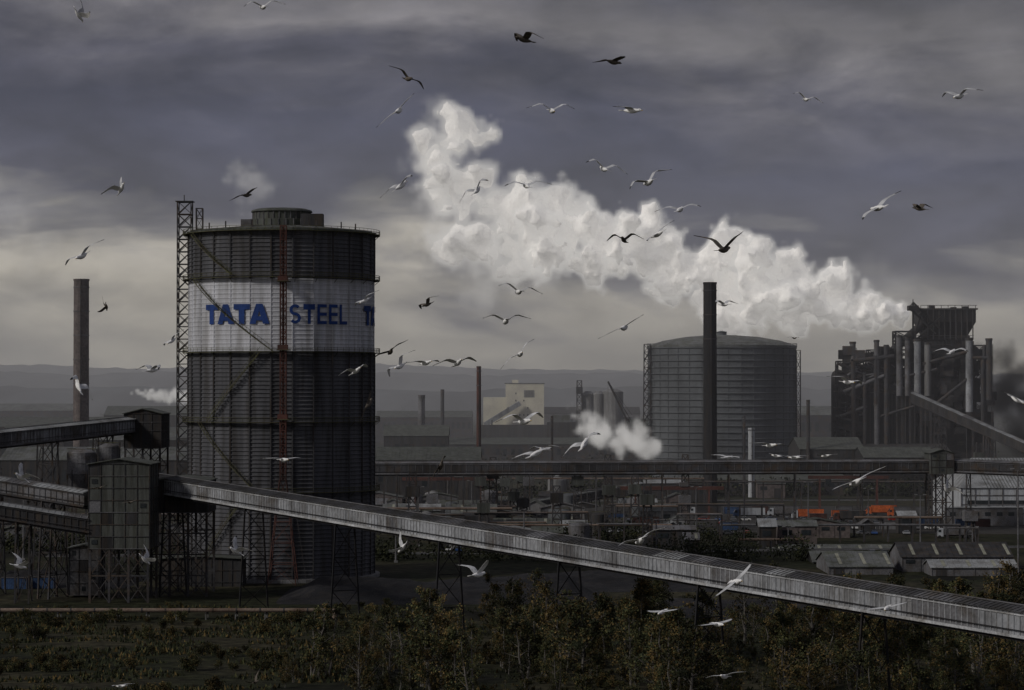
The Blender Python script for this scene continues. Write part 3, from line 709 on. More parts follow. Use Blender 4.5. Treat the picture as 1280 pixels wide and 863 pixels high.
# ------------------------------------------------------------------ vehicles, containers
def carmesh(paint):
    b=B(); L=4.3;W=1.75
    sec=[(-2.15,.45,.75),(-2.1,.35,.95),(-1.5,.3,1.0),(-1.1,.3,1.38),(-.6,.3,1.45),(.35,.3,1.43),(1.0,.3,1.0),(2.0,.32,.85),(2.15,.42,.6)]
    vs=[];fs=[]
    for (x,z0,z1) in sec:
        tw=W/2*(.8 if z1>1.1 else .95)
        vs+=[(x,-W/2,z0),(x,-W/2,min(z1,.9)),(x,-tw,z1),(x,tw,z1),(x,W/2,min(z1,.9)),(x,W/2,z0)]
    n=len(sec)
    for i in range(n-1):
        for j in range(6):
            a=i*6+j; c=i*6+(j+1)%6; fs.append((a,c,c+6,a+6))
    side=[f for k,f in enumerate(fs) if k%6 in (1,3) and 2<=k//6<=5] + [fs[2*6+2],fs[5*6+2]]
    body=[f for f in fs if f not in side]
    b.add(vs,body+[(0,1,2,3,4,5)[::-1],tuple((n-1)*6+i for i in range(6))],paint); b.add(vs,side,'glass')
    for x in (-1.35,1.35):
        for y in (-.9,.68): b.cyl((x,y,.32),(x,y+.22,.32),.32,'tyre',n=14)
    o=b.obj('car'); me=o.data; bpy.data.objects.remove(o); return me
cars=[carmesh(m) for m in CARM]
rc=random.Random(3)
for (u0,u1,r,dr) in ((880,1130,905,0),(890,1190,880,0),(930,1180,850,0),(760,860,930,0),(560,640,735,0),(1090,1200,720,0),(640,860,830,0),(880,1180,820,0)):
    x=X(u0,r)
    while x<X(u1,r):
        if rc.random()<.75:
            o=bpy.data.objects.new('parked_car',rc.choice(cars)); col.objects.link(o); o.location=(x,r+rc.uniform(-.4,.4),.02); o.rotation_euler=(0,0,math.radians(90 if rc.random()<.5 else -90)+rc.uniform(-.05,.05)) if rc.random()<.7 else (0,0,rc.uniform(-.1,.1))
        x+=rc.uniform(3,6)
def lorry(x,y,c,cab):
    b=B(); b.box((x,y,1.1),(x+9,y+2.5,3.7),c); b.box((x-.05,y-.04,3.7),(x+9.05,y+2.54,3.8),'steel')
    b.add([(x-2.4,y,.6),(x-.3,y,.6),(x-.3,y,3.1),(x-1.6,y,3.1),(x-2.4,y,1.9),(x-2.4,y+2.4,.6),(x-.3,y+2.4,.6),(x-.3,y+2.4,3.1),(x-1.6,y+2.4,3.1),(x-2.4,y+2.4,1.9)],
          [(0,1,2,3,4),(9,8,7,6,5),(0,4,9,5),(3,2,7,8),(1,6,7,2)],cab)
    b.add([(x-2.4,y+.01,1.9),(x-1.6,y+.01,3.1),(x-1.6,y+2.39,3.1),(x-2.4,y+2.39,1.9)],[(0,1,2,3)],'glass')
    b.box((x-1.9,y-.02,1.9),(x-1.,y-.01,2.7),'glass'); b.box((x-2.2,y+.5,.7),(x+9,y+2,1.05),'steel')
    for wx in (-1.5,1.2,6.4,7.7):
        for yy in (-.02,2.2): b.cyl((x+wx,y+yy,.5),(x+wx,y+yy+.3,.5),.5,'tyre',n=14)
    b.obj('lorry')
for u,r,c,cb in ((1090,945,'orange','orange'),(1118,930,'steelL','orange'),(998,915,'orange','white'),(925,925,'white','bluep'),(968,935,'steelL','white'),(1180,800,'steelL','white'),(870,940,'steel','white'),(1050,900,'darkwall','rust'),(700,840,'white','bluep'),(790,860,'rust','white')): lorry(X(u,r),r,c,cb)
def container(u,r,c):
    x=X(u,r); b=B(); b.box((x,r,.05),(x+6.1,r+2.4,2.6),c)
    for i in range(15): b.box((x+.2+i*.4,r-.05,.2),(x+.38+i*.4,r-.004,2.45),c)
    for xx in (x,x+6.): b.box((xx-.06,r-.09,0),(xx+.1,r+.1,2.7),'steel')
    b.box((x-.05,r-.1,2.6),(x+6.15,r+2.45,2.7),'steel'); b.obj('shipping_container')
for u,r,c in ((1040,930,'orange'),(1012,902,'rust'),(1150,870,'bluep'),(1195,866,'bluep'),(1215,866,'rust'),(940,960,'rust'),(905,955,'bluep'),(1130,945,'conc'),(1045,960,'steelL'),(980,870,'conc'),(822,900,'rust'),(845,905,'steelL'),(700,760,'darkwall'),(720,762,'steelL'),(-36,598,'bluep'),(2,598,'bluep'),(36,600,'bluep'),(900,845,'bluep'),(1100,850,'conc'),(1125,851,'rust'),(760,905,'bluep'),(610,860,'rust')): container(u,r,c)

# ------------------------------------------------------------------ vegetation
def treemesh(seed,hgt,spread,leaves,autumn,bush=False):
    rn=random.Random(seed); b=B()
    cl=[]
    stems=rn.choice([1,1,2,3]) if not bush else 4
    for st in range(stems):
        off=Vector((rn.uniform(-1,1),rn.uniform(-1,1),0))*(.0 if stems==1 else spread*.35)
        H=hgt*(1 if st==0 else rn.uniform(.6,.95))
        top=Vector((off.x*1.8+rn.uniform(-.5,.5),off.y*1.8+rn.uniform(-.5,.5),H*.95))
        segs=6; pts=[off*.4]
        for i in range(1,segs+1):
            f=i/segs; pts.append(Vector((off.x*.4+(top.x-off.x*.4)*f+rn.uniform(-.15,.15),off.y*.4+(top.y-off.y*.4)*f+rn.uniform(-.15,.15),top.z*f)))
        for i in range(segs): b.cyl(pts[i],pts[i+1],.15*(1-i/segs)+.03,'bark',r1=.15*(1-(i+1)/segs)+.02,n=6,cap=False)
        for k in range(int(26/stems)+4):
            f=rn.uniform(.12,.97); base=pts[0].lerp(top,f); a=rn.uniform(0,6.28)
            prof=math.sin(min(1,f*1.5+.25)*math.pi*.5)*(1-max(0,f-.45)*1.45)
            l=spread*prof*rn.uniform(.4,1.2)*(.8 if stems>1 else 1)
            tip=base+Vector((math.cos(a)*l,math.sin(a)*l,l*rn.uniform(.3,1.1)))
            b.cyl(base,tip,.045,'bark',r1=.012,n=4,cap=False)
            for q in range(3): cl.append((base.lerp(tip,rn.uniform(.35,1.08)),rn.uniform(.3,.85)*(1.1-.45*f)))
    for c,rad in cl:
        w=[.45,.1,.45] if not autumn else [.3,.5,.2]
        mm=rn.choices(['leafA','leafB','leafC'],w)[0]
        for q in range(int(leaves*rn.uniform(.3,1.3))):
            d=Vector((rn.gauss(0,1),rn.gauss(0,1),rn.gauss(0,.9)))*rad*.6
            p=c+d
            if p.z<.1: continue
            s=rn.uniform(.07,.16)
            n=Vector((rn.gauss(0,1),rn.gauss(0,1),rn.gauss(0,1))).normalized(); u_=n.orthogonal().normalized(); v_=n.cross(u_)
            b.add([p-u_*s-v_*s*.6,p+u_*s-v_*s*.3,p+v_*s],[(0,1,2)],mm if rn.random()<.8 else rn.choice(['leafA','leafB','leafC']))
    o=b.obj('t'); me=o.data; bpy.data.objects.remove(o); return me
tm=[treemesh(i,U(7.5,10.5),U(1.9,3.2),(40 if i%5 else 16),i%4==0) for i in range(14)]
sm=[treemesh(40+i,U(2.,3.6),U(1.3,2.3),22,i%3==0,True) for i in range(6)]
rt=random.Random(11)
def plant(me,name,x,y,s):
    o=bpy.data.objects.new(name,me); col.objects.link(o); o.location=(x,y,0); o.rotation_euler=(rt.uniform(-.05,.05),rt.uniform(-.05,.05),rt.uniform(0,6.28)); o.scale=(s*rt.uniform(.8,1.25),s*rt.uniform(.8,1.25),s*rt.uniform(.85,1.15))
n=0
for i in range(6000):
    y=rt.uniform(368,505); u=rt.uniform(310,1320); x=X(u,y)
    dens=noise.noise(Vector((x*.045,y*.045,2)))
    if dens<-.15: continue
    lim=.3 if u<480 else (.7 if u<620 else 1.)
    if rt.random()>lim: continue
    if y>455 and rt.random()<.55: continue
    plant(rt.choice(tm),'birch_tree',x,y,rt.choice([.35,.45,.6,.75,.9,1.1,1.3,1.5])*(.9+.35*max(0,dens))); n+=1
    if n>360: break
for i in range(1500):
    y=rt.uniform(375,552); u=rt.uniform(-20,1320) ; x=X(u,y)
    d_=noise.noise(Vector((x*.05,y*.05,9)))
    if d_<.0 or rt.random()>d_*3: continue
    if 515<y<528 and u<430: continue
    plant(rt.choice(sm),'shrub',x,y,rt.uniform(.25,.9))
def grass():
    rn=random.Random(8); b=B()
    for i in range(26000):
        y=rn.uniform(385,550); x=X(rn.uniform(-30,1310) if rn.random()<.35 else rn.uniform(-30,430),y)
        d_=noise.noise(Vector((x*.05,y*.08,4)))
        if d_<-.05: continue
        s=rn.uniform(.2,.7); a=rn.uniform(0,3.14); c,q=math.cos(a)*s*.5,math.sin(a)*s*.5
        b.add([(x-c,y-q,0),(x+c,y+q,0),(x+rn.uniform(-.2,.2),y,s*rn.uniform(.6,1.5))],[(0,1,2)],rn.choice(['leafA','leafC','leafC','leafC','leafB']))
    b.obj('rough_grass')
grass()
def belt(name,rows,seed):
    rn=random.Random(seed); b=B()
    for (u0,u1,r,h,n) in rows:
        for i in range(n):
            x=X(rn.uniform(u0,u1),r); y=r+rn.uniform(-8,8); hh=h*rn.uniform(.5,1.1)
            for q in range(60):
                p=Vector((x,y,0))+Vector((rn.gauss(0,hh*.28),rn.gauss(0,hh*.28),abs(rn.gauss(hh*.45,hh*.28))))
                s=rn.uniform(.25,.5)*(1 if r<1000 else 1.8); u_=Vector((rn.gauss(0,1),rn.gauss(0,1),rn.gauss(0,1))).normalized(); v_=u_.orthogonal().normalized()
                b.add([p-u_*s-v_*s*.6,p+u_*s-v_*s*.3,p+v_*s],[(0,1,2)],rn.choice(['leafA','leafC','leafC','leafC']))
    b.obj(name)
belt('tree_belt',[(470,1010,700,7,110),(0,240,730,7,40),(700,1000,790,6,50),(470,1200,1110,9,90),(0,240,1150,9,50),(480,1250,1450,10,70)],1)
belt('tree_belt',[(-50,1330,2300,14,150),(-50,1330,2900,16,150),(-50,1330,3700,18,160)],2)

# ------------------------------------------------------------------ seagulls
def gullmesh(a1,a2,dark,sweep=0.,rn=random):
    b=B(); top='gb' if dark else 'gg'; und='gb' if dark else 'gw'; bod='gb' if dark else 'gw'
    prof=[(-.30,.012,0),(-.24,.035,.0),(-.14,.065,-.005),(-.02,.085,-.01),(.10,.078,-.005),(.18,.055,.008),(.225,.048,.018),(.265,.047,.022),(.30,.034,.02),(.322,.014,.014)]
    n=10; vs=[];fs=[]
    for (x,r,z) in prof:
        for i in range(n): t=2*math.pi*i/n; vs.append((x,r*math.cos(t),z+r*.9*math.sin(t)))
    for j in range(len(prof)-1):
        for i in range(n): k=(i+1)%n; fs.append((j*n+i,j*n+k,(j+1)*n+k,(j+1)*n+i))
    b.add(vs,fs+[tuple(range(n))],bod)
    b.cyl((.315,0,.014),(.375,0,.004),.012,'gk' if dark else 'gy',r1=.004,n=6)
    for sg in (-1,1): b.cyl((.27,sg*.04,.032),(.272,sg*.049,.033),.008,'gk',n=6)
    tl=[(-.22,.03),(-.22,-.03),(-.40,-.085),(-.42,0),(-.40,.085)]
    b.add([(x,y,.008) for x,y in tl]+[(x,y,-.004) for x,y in tl],[(0,1,2,3,4),(9,8,7,6,5)]+[(i,(i+1)%5,(i+1)%5+5,i+5) for i in range(5)],bod)
    st=[(0,.10,-.12),(.10,.12,-.12),(.20,.15,-.10),(.30,.17,-.06),(.40,.14,-.06),(.50,.08,-.08),(.60,.00,-.115),(.68,-.075,-.15),(.74,-.15,-.17)]
    for sg in (-1,1):
        y,z=.03,.03; ps=0; T=[];Bm=[]
        for (s,xl,xt) in st:
            ds=s-ps; ang=a1 if s<=.31 else a1+(a2-a1)*min(1,(s-.3)/.2)
            y+=ds*math.cos(ang); z+=ds*math.sin(ang); ps=s
            xl2=xl-sweep*max(0,s-.3); xt2=xt-sweep*max(0,s-.3)
            xm=(xl2*.65+xt2*.35); th=.018*(1-s)
            T.append([(xl2,y*sg,z),(xm,y*sg,z+th),(xt2,y*sg,z-.004)]); Bm.append([(xl2,y*sg,z-.002),(xm,y*sg,z+th-.012),(xt2,y*sg,z-.008)])
        for i in range(len(st)-1):
            mt=('gk' if st[i+1][0]>.66 else top); mb=('gk' if st[i+1][0]>.7 else und)
            for k in (0,1):
                b.add([T[i][k],T[i+1][k],T[i+1][k+1],T[i][k+1]],[(0,1,2,3)],mt); b.add([Bm[i][k],Bm[i+1][k],Bm[i+1][k+1],Bm[i][k+1]],[(3,2,1,0)],mb)
            b.add([T[i][0],T[i+1][0],Bm[i+1][0],Bm[i][0]],[(0,1,2,3)],mb); b.add([T[i][2],T[i+1][2],Bm[i+1][2],Bm[i][2]],[(0,1,2,3)],mb)
    o=b.obj('g'); me=o.data; me.polygons.foreach_set('use_smooth',[True]*len(me.polygons)); bpy.data.objects.remove(o); return me
poses={'glide':(.30,-.22),'down':(-.15,-.55),'up':(.75,.35),'m':(.55,-.45),'flat':(.12,-.05),'vee':(.6,.6)}
gm={(k,d):gullmesh(*v,d,.15) for k,v in poses.items() for d in (0,1)}
G=[(97,18,30,-50,'up',0,50),(328,8,52,6,'m',0,20),(655,49,34,-5,'m',1,55),(767,77,36,3,'glide',1,50),(510,98,48,-32,'glide',1,25),(498,138,58,40,'flat',0,20),(690,138,62,0,'m',0,10),(790,138,30,0,'flat',0,60),(1008,124,42,-15,'m',0,15),(1200,120,46,5,'m',0,40),
(151,236,34,50,'up',0,45),(308,244,38,22,'glide',1,30),(501,232,46,30,'glide',0,40),(596,238,46,35,'m',0,30),(658,232,56,3,'glide',0,15),(755,211,56,-14,'m',0,20),(811,228,62,26,'m',0,20),(850,262,54,5,'glide',0,20),(1098,260,60,36,'flat',0,25),(1150,261,28,5,'m',1,50),
(102,320,58,30,'glide',0,25),(133,384,22,80,'up',1,40),(780,300,48,2,'m',1,15),(822,293,42,38,'flat',0,40),(905,312,64,3,'up',1,30),(215,426,32,35,'glide',0,40),(190,463,34,0,'m',0,45),(98,483,34,-50,'m',0,50),(534,381,28,35,'m',1,45),(648,365,58,-10,'m',0,15),
(632,402,62,0,'m',0,10),(780,410,58,28,'flat',0,20),(905,381,30,0,'m',0,40),(456,376,34,30,'glide',0,40),(488,440,46,28,'glide',1,20),(500,458,48,45,'m',0,30),(445,464,38,18,'glide',0,40),(532,454,40,3,'flat',0,40),(572,454,52,6,'glide',0,25),(650,443,54,42,'glide',0,15),
(461,505,40,70,'flat',1,40),(655,527,62,5,'m',0,30),(730,555,54,32,'glide',0,30),(670,567,50,15,'flat',0,40),(551,583,34,60,'flat',1,45),(355,575,46,0,'flat',0,30),(27,597,40,-35,'up',0,40),(1070,603,76,22,'flat',0,20),(1183,612,28,-50,'up',0,50),(1060,478,46,-12,'glide',0,30),
(1271,500,36,-20,'flat',0,45),(963,557,44,-4,'flat',0,30),(1190,440,40,0,'glide',0,30),(295,689,36,-35,'up',0,45),(503,685,34,60,'vee',0,45),(598,718,46,12,'up',0,40),(800,676,66,20,'glide',0,20),(920,727,66,40,'flat',0,20),(827,765,40,6,'flat',0,30),(897,780,46,8,'flat',0,30),
(1108,760,54,12,'flat',0,20),(905,845,50,12,'flat',0,25),(25,708,30,-20,'up',0,50),(182,700,28,-40,'up',0,50),(152,857,24,0,'flat',0,50),(993,572,30,0,'flat',0,45),(910,572,34,-5,'flat',0,40),(970,570,28,-10,'flat',0,40),(1032,570,26,0,'flat',0,40),(320,852,24,40,'vee',1,40),(163,628,20,10,'flat',1,45),(125,610,20,10,'flat',1,45),(993,423,16,0,'glide',1,30),(680,562,40,5,'glide',0,30)]
rg=random.Random(2)
for (u,v,sp,bk,ps,dk,yw) in G:
    yaw=math.radians(90+(yw if rg.random()<.5 else -yw))
    if rg.random()<.5: yaw+=math.pi
    dist=1.42*FL/sp*max(.5,abs(math.cos(math.radians(yw))))
    o=bpy.data.objects.new('seagull',gm[(ps,dk)]); col.objects.link(o); o.location=S(u,v,dist)
    Mx=Matrix.Rotation(math.radians(-bk),4,'Y') @ Matrix.Rotation(yaw,4,'Z') @ Matrix.Rotation(-math.radians(rg.uniform(-12,14)),4,'Y')
    o.rotation_euler=Mx.to_euler()

# ------------------------------------------------------------------ steam
coremat=bpy.data.materials.new('dense_steam_glow'); coremat.use_nodes=True; _n=coremat.node_tree.nodes; _p=_n['Principled BSDF']
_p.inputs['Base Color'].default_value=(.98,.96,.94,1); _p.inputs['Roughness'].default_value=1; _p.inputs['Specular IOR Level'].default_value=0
_p.inputs['Emission Color'].default_value=(1,.97,.95,1); _p.inputs['Emission Strength'].default_value=.13  # added glow on the inner surface, standing in for light scattered within steam
_t=_n.new('ShaderNodeTexCoord'); _z=_n.new('ShaderNodeTexNoise'); _z.inputs['Scale'].default_value=.15; _z.inputs['Detail'].default_value=4; _z.inputs['Roughness'].default_value=.55
_b=_n.new('ShaderNodeBump'); _b.inputs['Distance'].default_value=4.; _b.inputs['Strength'].default_value=.6
_l=coremat.node_tree.links; _l.new(_t.outputs['Object'],_z.inputs['Vector']); _l.new(_z.outputs[0],_b.inputs['Height']); _l.new(_b.outputs[0],_p.inputs['Normal'])
def steam(name,r,spine,density,emis,color,res=1.,nscale=.05,amp=.9,soft=.35,kids=5,kr=.6,seed=1,core=None,scol=(.98,.98,.98),det=5,rate=2.):
    rn=random.Random(seed); k=r/FL; pts=[];rad=[]
    sp=[(S(u,v,r),q*k) for u,v,q in spine]
    for (p0,r0),(p1,r1) in zip(sp[:-1],sp[1:]):
        L=(p1-p0).length; n=max(1,int(L/max(1.2,min(r0,r1)*.35)))
        for i in range(n):
            f=i/n; p=p0.lerp(p1,f); rr=r0+(r1-r0)*f
            for c in range(kids):
                d=Vector((rn.gauss(0,1),rn.gauss(0,1),rn.gauss(0,1))).normalized()*rr*rn.uniform(.15,.8)
                pts.append(p+d); rad.append(rr*kr)
    me=bpy.data.meshes.new(name); me.from_pydata([tuple(p) for p in pts],[],[])
    at=me.attributes.new('rad','FLOAT','POINT'); at.data.foreach_set('value',rad)
    o=bpy.data.objects.new(name,me); col.objects.link(o)
    mr=max(q for _,q in sp)*.85
    mn=Vector([min(p[i] for p in pts)-mr for i in range(3)]); mx=Vector([max(p[i] for p in pts)+mr for i in range(3)])
    m=bpy.data.materials.new(name+'_vapour'); m.use_nodes=True; nt=m.node_tree; nt.nodes.clear(); N=nt.nodes; Lk=nt.links
    try: m.cycles.volume_step_rate=rate
    except Exception: pass
    out=N.new('ShaderNodeOutputMaterial'); at=N.new('ShaderNodeAttribute'); at.attribute_name='density'
    mu=N.new('ShaderNodeMath'); mu.operation='MULTIPLY'; mu.inputs[1].default_value=density; Lk.new(at.outputs['Fac'],mu.inputs[0])
    sc=N.new('ShaderNodeVolumeScatter'); sc.inputs['Color'].default_value=(*scol,1); sc.inputs['Anisotropy'].default_value=0.; Lk.new(mu.outputs[0],sc.inputs['Density'])
    em=N.new('ShaderNodeEmission'); em.inputs[0].default_value=(*color,1); m2=N.new('ShaderNodeMath'); m2.operation='MULTIPLY'; m2.inputs[1].default_value=emis; Lk.new(mu.outputs[0],m2.inputs[0]); Lk.new(m2.outputs[0],em.inputs[1])  # emission added with density, in place of multiple scattering; steam is no light source
    ad=N.new('ShaderNodeAddShader'); Lk.new(sc.outputs[0],ad.inputs[0]); Lk.new(em.outputs[0],ad.inputs[1]); Lk.new(ad.outputs[0],out.inputs['Volume'])
    if scol[0]<.5:   # soot absorbs most of what it intercepts
        ab=N.new('ShaderNodeVolumeAbsorption'); ab.inputs['Color'].default_value=(.05,.04,.035,1); Lk.new(mu.outputs[0],ab.inputs['Density'])
        a2_=N.new('ShaderNodeAddShader'); Lk.new(ad.outputs[0],a2_.inputs[0]); Lk.new(ab.outputs[0],a2_.inputs[1]); Lk.new(a2_.outputs[0],out.inputs['Volume'])
    g=bpy.data.node_groups.new(name+'_nodes','GeometryNodeTree'); g.interface.new_socket('Geometry',in_out='INPUT',socket_type='NodeSocketGeometry'); g.interface.new_socket('Geometry',in_out='OUTPUT',socket_type='NodeSocketGeometry')
    N=g.nodes; Lk=g.links; gi=N.new('NodeGroupInput'); go=N.new('NodeGroupOutput')
    pos=N.new('GeometryNodeInputPosition'); sn=N.new('GeometryNodeSampleNearest'); Lk.new(gi.outputs[0],sn.inputs['Geometry'])
    ip=N.new('GeometryNodeSampleIndex'); ip.data_type='FLOAT_VECTOR'; Lk.new(gi.outputs[0],ip.inputs['Geometry']); Lk.new(pos.outputs[0],ip.inputs['Value']); Lk.new(sn.outputs[0],ip.inputs['Index'])
    na=N.new('GeometryNodeInputNamedAttribute'); na.data_type='FLOAT'; na.inputs['Name'].default_value='rad'
    ir=N.new('GeometryNodeSampleIndex'); ir.data_type='FLOAT'; Lk.new(gi.outputs[0],ir.inputs['Geometry']); Lk.new(na.outputs[0],ir.inputs['Value']); Lk.new(sn.outputs[0],ir.inputs['Index'])
    ds=N.new('ShaderNodeVectorMath'); ds.operation='DISTANCE'; Lk.new(pos.outputs[0],ds.inputs[0]); Lk.new(ip.outputs[0],ds.inputs[1])
    dv=N.new('ShaderNodeMath'); dv.operation='DIVIDE'; Lk.new(ds.outputs['Value'],dv.inputs[0]); Lk.new(ir.outputs[0],dv.inputs[1])
    nz=N.new('ShaderNodeTexNoise'); nz.inputs['Scale'].default_value=nscale; nz.inputs['Detail'].default_value=det; nz.inputs['Roughness'].default_value=.6; Lk.new(pos.outputs[0],nz.inputs['Vector'])
    vo=N.new('ShaderNodeTexVoronoi'); vo.feature='SMOOTH_F1'; vo.inputs['Scale'].default_value=nscale*1.8; Lk.new(pos.outputs[0],vo.inputs['Vector'])
    try: vo.inputs['Detail'].default_value=1.5
    except: pass
    a1=N.new('ShaderNodeMath'); a1.operation='MULTIPLY_ADD'; a1.inputs[1].default_value=2*amp; a1.inputs[2].default_value=1-amp; Lk.new(nz.outputs[0],a1.inputs[0])
    a3=N.new('ShaderNodeMath'); a3.operation='MULTIPLY_ADD'; a3.inputs[1].default_value=-.9*amp; Lk.new(vo.outputs['Distance'],a3.inputs[0]); Lk.new(a1.outputs[0],a3.inputs[2])
    a4=N.new('ShaderNodeMath'); a4.operation='ADD'; a4.inputs[1].default_value=.42*amp; Lk.new(a3.outputs[0],a4.inputs[0])
    a2=N.new('ShaderNodeMath'); a2.operation='SUBTRACT'; Lk.new(a4.outputs[0],a2.inputs[0]); Lk.new(dv.outputs[0],a2.inputs[1])
    mp=N.new('ShaderNodeMapRange'); mp.interpolation_type='SMOOTHSTEP'; mp.inputs[1].default_value=0; mp.inputs[2].default_value=soft; Lk.new(a2.outputs[0],mp.inputs[0])
    vc=N.new('GeometryNodeVolumeCube'); Lk.new(mp.outputs[0],vc.inputs['Density']); vc.inputs['Min'].default_value=mn; vc.inputs['Max'].default_value=mx
    sz=mx-mn
    for i,nm in enumerate('XYZ'): vc.inputs['Resolution '+nm].default_value=max(8,int(sz[i]/(res*(1.4 if i==1 else 1))))
    sm_=N.new('GeometryNodeSetMaterial'); sm_.inputs['Material'].default_value=m; Lk.new(vc.outputs[0],sm_.inputs[0])
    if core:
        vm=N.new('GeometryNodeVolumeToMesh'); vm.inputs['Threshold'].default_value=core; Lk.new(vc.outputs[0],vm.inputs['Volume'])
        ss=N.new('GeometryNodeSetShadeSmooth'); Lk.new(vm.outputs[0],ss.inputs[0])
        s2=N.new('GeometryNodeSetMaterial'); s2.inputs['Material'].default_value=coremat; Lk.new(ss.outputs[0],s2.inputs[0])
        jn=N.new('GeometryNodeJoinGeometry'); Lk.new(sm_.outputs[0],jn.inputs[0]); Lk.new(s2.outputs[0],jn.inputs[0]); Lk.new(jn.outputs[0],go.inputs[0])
    else: Lk.new(sm_.outputs[0],go.inputs[0])
    md=o.modifiers.new('vapour','NODES'); md.node_group=g
    o.data.materials.append(m)
    return o
W=(1.,.97,.93)
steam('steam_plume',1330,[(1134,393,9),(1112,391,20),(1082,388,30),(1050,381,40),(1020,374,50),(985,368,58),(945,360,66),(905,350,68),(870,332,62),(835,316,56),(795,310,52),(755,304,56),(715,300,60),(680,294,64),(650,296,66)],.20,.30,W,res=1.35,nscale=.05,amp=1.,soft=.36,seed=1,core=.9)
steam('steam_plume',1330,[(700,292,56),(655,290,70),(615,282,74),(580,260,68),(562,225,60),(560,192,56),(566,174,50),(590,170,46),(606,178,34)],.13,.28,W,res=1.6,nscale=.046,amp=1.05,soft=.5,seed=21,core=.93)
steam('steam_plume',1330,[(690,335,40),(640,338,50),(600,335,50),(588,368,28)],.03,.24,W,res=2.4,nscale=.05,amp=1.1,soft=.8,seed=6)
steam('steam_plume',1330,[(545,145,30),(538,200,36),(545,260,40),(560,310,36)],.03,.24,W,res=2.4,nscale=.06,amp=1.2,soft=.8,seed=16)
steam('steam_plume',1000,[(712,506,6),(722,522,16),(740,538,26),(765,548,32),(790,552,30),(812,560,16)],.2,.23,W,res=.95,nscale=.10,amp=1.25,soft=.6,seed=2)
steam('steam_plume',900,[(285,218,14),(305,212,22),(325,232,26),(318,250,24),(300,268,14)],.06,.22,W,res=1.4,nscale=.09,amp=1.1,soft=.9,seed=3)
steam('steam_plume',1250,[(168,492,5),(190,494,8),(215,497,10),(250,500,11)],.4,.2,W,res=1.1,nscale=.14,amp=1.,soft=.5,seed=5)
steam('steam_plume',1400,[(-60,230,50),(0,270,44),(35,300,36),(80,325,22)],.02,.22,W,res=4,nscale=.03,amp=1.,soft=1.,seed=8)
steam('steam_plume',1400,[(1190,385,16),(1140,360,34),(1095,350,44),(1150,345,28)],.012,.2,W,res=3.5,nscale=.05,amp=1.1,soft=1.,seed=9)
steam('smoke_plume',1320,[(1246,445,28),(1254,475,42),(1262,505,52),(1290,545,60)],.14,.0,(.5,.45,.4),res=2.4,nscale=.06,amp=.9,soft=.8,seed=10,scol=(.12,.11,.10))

b=B(); b.box((-5000,770,-2),(5000,9900,230),'yard'); hz=b.obj('haze')
m=bpy.data.materials.new('haze_air'); m.use_nodes=True; N=m.node_tree.nodes; N.clear(); o_=N.new('ShaderNodeOutputMaterial'); s_=N.new('ShaderNodeVolumeScatter')
s_.inputs['Color'].default_value=(.95,.95,1,1); s_.inputs['Density'].default_value=.00019; m.node_tree.links.new(s_.outputs[0],o_.inputs['Volume']); hz.data.materials[0]=m
try: m.cycles.homogeneous_volume=True
except Exception: pass

# ------------------------------------------------------------------ sky + sun
sd=Vector((-.72,-.42,.55)).normalized()
w=bpy.data.worlds.new('World'); scene.world=w; w.use_nodes=True; nt=w.node_tree; N=nt.nodes; Lk=nt.links; N.clear()
out=N.new('ShaderNodeOutputWorld')
sky=N.new('ShaderNodeTexSky'); sky.sky_type='NISHITA'; sky.sun_disc=False; sky.sun_elevation=math.asin(sd.z); sky.sun_rotation=math.atan2(sd.x,sd.y)
bg1=N.new('ShaderNodeBackground'); bg1.inputs[1].default_value=.06; Lk.new(sky.outputs[0],bg1.inputs[0])
tc=N.new('ShaderNodeTexCoord'); sx=N.new('ShaderNodeSeparateXYZ'); Lk.new(tc.outputs['Generated'],sx.inputs[0])
def nz(scale,st,loc,det=6,dist=.3,rg_=.55):
    mp=N.new('ShaderNodeMapping'); mp.inputs['Scale'].default_value=st; mp.inputs['Location'].default_value=loc; Lk.new(tc.outputs['Generated'],mp.inputs[0])
    n_=N.new('ShaderNodeTexNoise'); n_.inputs['Scale'].default_value=scale; n_.inputs['Detail'].default_value=det; n_.inputs['Distortion'].default_value=dist; n_.inputs['Roughness'].default_value=rg_; Lk.new(mp.outputs[0],n_.inputs[0]); return n_
def ma(op,a,b_,c=None):
    x=N.new('ShaderNodeMath'); x.operation=op
    for i,v_ in enumerate((a,b_,c)):
        if v_ is None: continue
        if isinstance(v_,(int,float)): x.inputs[i].default_value=v_
        else: Lk.new(v_,x.inputs[i])
    return x.outputs[0]
n1=nz(5.,(1,1,4),(0,0,0),6,.5); n2=nz(14.,(1,1,2.6),(3,1,2),8,.4,.58); n3=nz(6,(1,1,3.),(5,2,1),5,.5); n4=nz(30.,(1,1,2.),(1,4,2),6,.3,.6)
zz=ma('ADD',sx.outputs[2],ma('MULTIPLY',ma('SUBTRACT',n1.outputs[0],.5),.11))
zz=ma('ADD',zz,ma('MULTIPLY',ma('SUBTRACT',n2.outputs[0],.5),.055))
zz=ma('ADD',zz,ma('MULTIPLY',sx.outputs[0],.07))
mr=N.new('ShaderNodeMapRange'); mr.inputs[1].default_value=-.02; mr.inputs[2].default_value=.4; Lk.new(zz,mr.inputs[0])
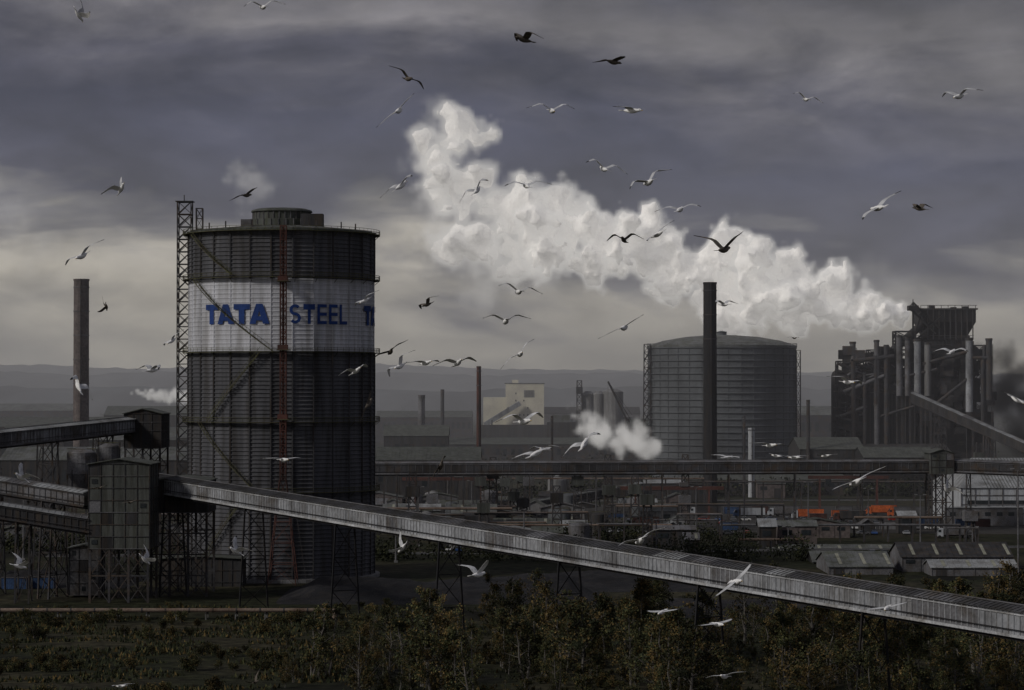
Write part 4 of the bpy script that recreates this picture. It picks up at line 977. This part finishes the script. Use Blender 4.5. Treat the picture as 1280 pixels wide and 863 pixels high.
cr=N.new('ShaderNodeValToRGB'); Lk.new(mr.outputs[0],cr.inputs[0])
def lin(*c): return tuple(((x/255+.055)/1.055)**2.4 for x in c)+(1,)
E=cr.color_ramp.elements
def pz(z_): return (z_+.02)/.42
E[0].position=0; E[0].color=lin(176,171,164); E[1].position=1; E[1].color=lin(104,104,112)
for z_,c in ((.0,(178,173,166)),(.02,(200,193,181)),(.042,(188,182,173)),(.055,(122,120,123)),(.068,(78,78,92)),(.10,(68,69,85)),(.12,(82,81,92)),(.145,(116,113,116)),(.17,(86,85,93)),(.25,(98,98,106))):
    e=E.new(pz(z_)); e.color=lin(*c)
fine=ma('MULTIPLY_ADD',ma('SUBTRACT',n2.outputs[0],.5),1.3,ma('MULTIPLY_ADD',ma('SUBTRACT',n4.outputs[0],.5),.8,1.))
big=ma('MULTIPLY_ADD',ma('SUBTRACT',n3.outputs[0],.5),1.4,1.)
vs_=N.new('ShaderNodeVectorMath'); vs_.operation='SCALE'; Lk.new(cr.outputs[0],vs_.inputs[0]); Lk.new(ma('MULTIPLY',fine,big),vs_.inputs['Scale'])
bg2=N.new('ShaderNodeBackground'); Lk.new(vs_.outputs[0],bg2.inputs[0]); bg2.inputs[1].default_value=1.05
mx=N.new('ShaderNodeMixShader'); mx.inputs[0].default_value=.95; Lk.new(bg1.outputs[0],mx.inputs[1]); Lk.new(bg2.outputs[0],mx.inputs[2]); Lk.new(mx.outputs[0],out.inputs[0])
sl=bpy.data.lights.new('sun','SUN'); sl.energy=1.5; sl.angle=math.radians(10); sl.color=(1,.95,.88)
so=bpy.data.objects.new('sun',sl); col.objects.link(so); so.rotation_euler=sd.to_track_quat('Z','Y').to_euler()

cam=bpy.data.cameras.new('camera'); cam.lens=90; cam.sensor_width=36; cam.clip_end=30000; cam.clip_start=1
co=bpy.data.objects.new('camera',cam); col.objects.link(co); co.location=(0,0,EYE); co.rotation_euler=(math.radians(90+math.degrees(math.atan(53.5/3200))),0,0)
scene.camera=co
scene.view_settings.view_transform='Standard'; scene.view_settings.look='None'; scene.view_settings.exposure=0
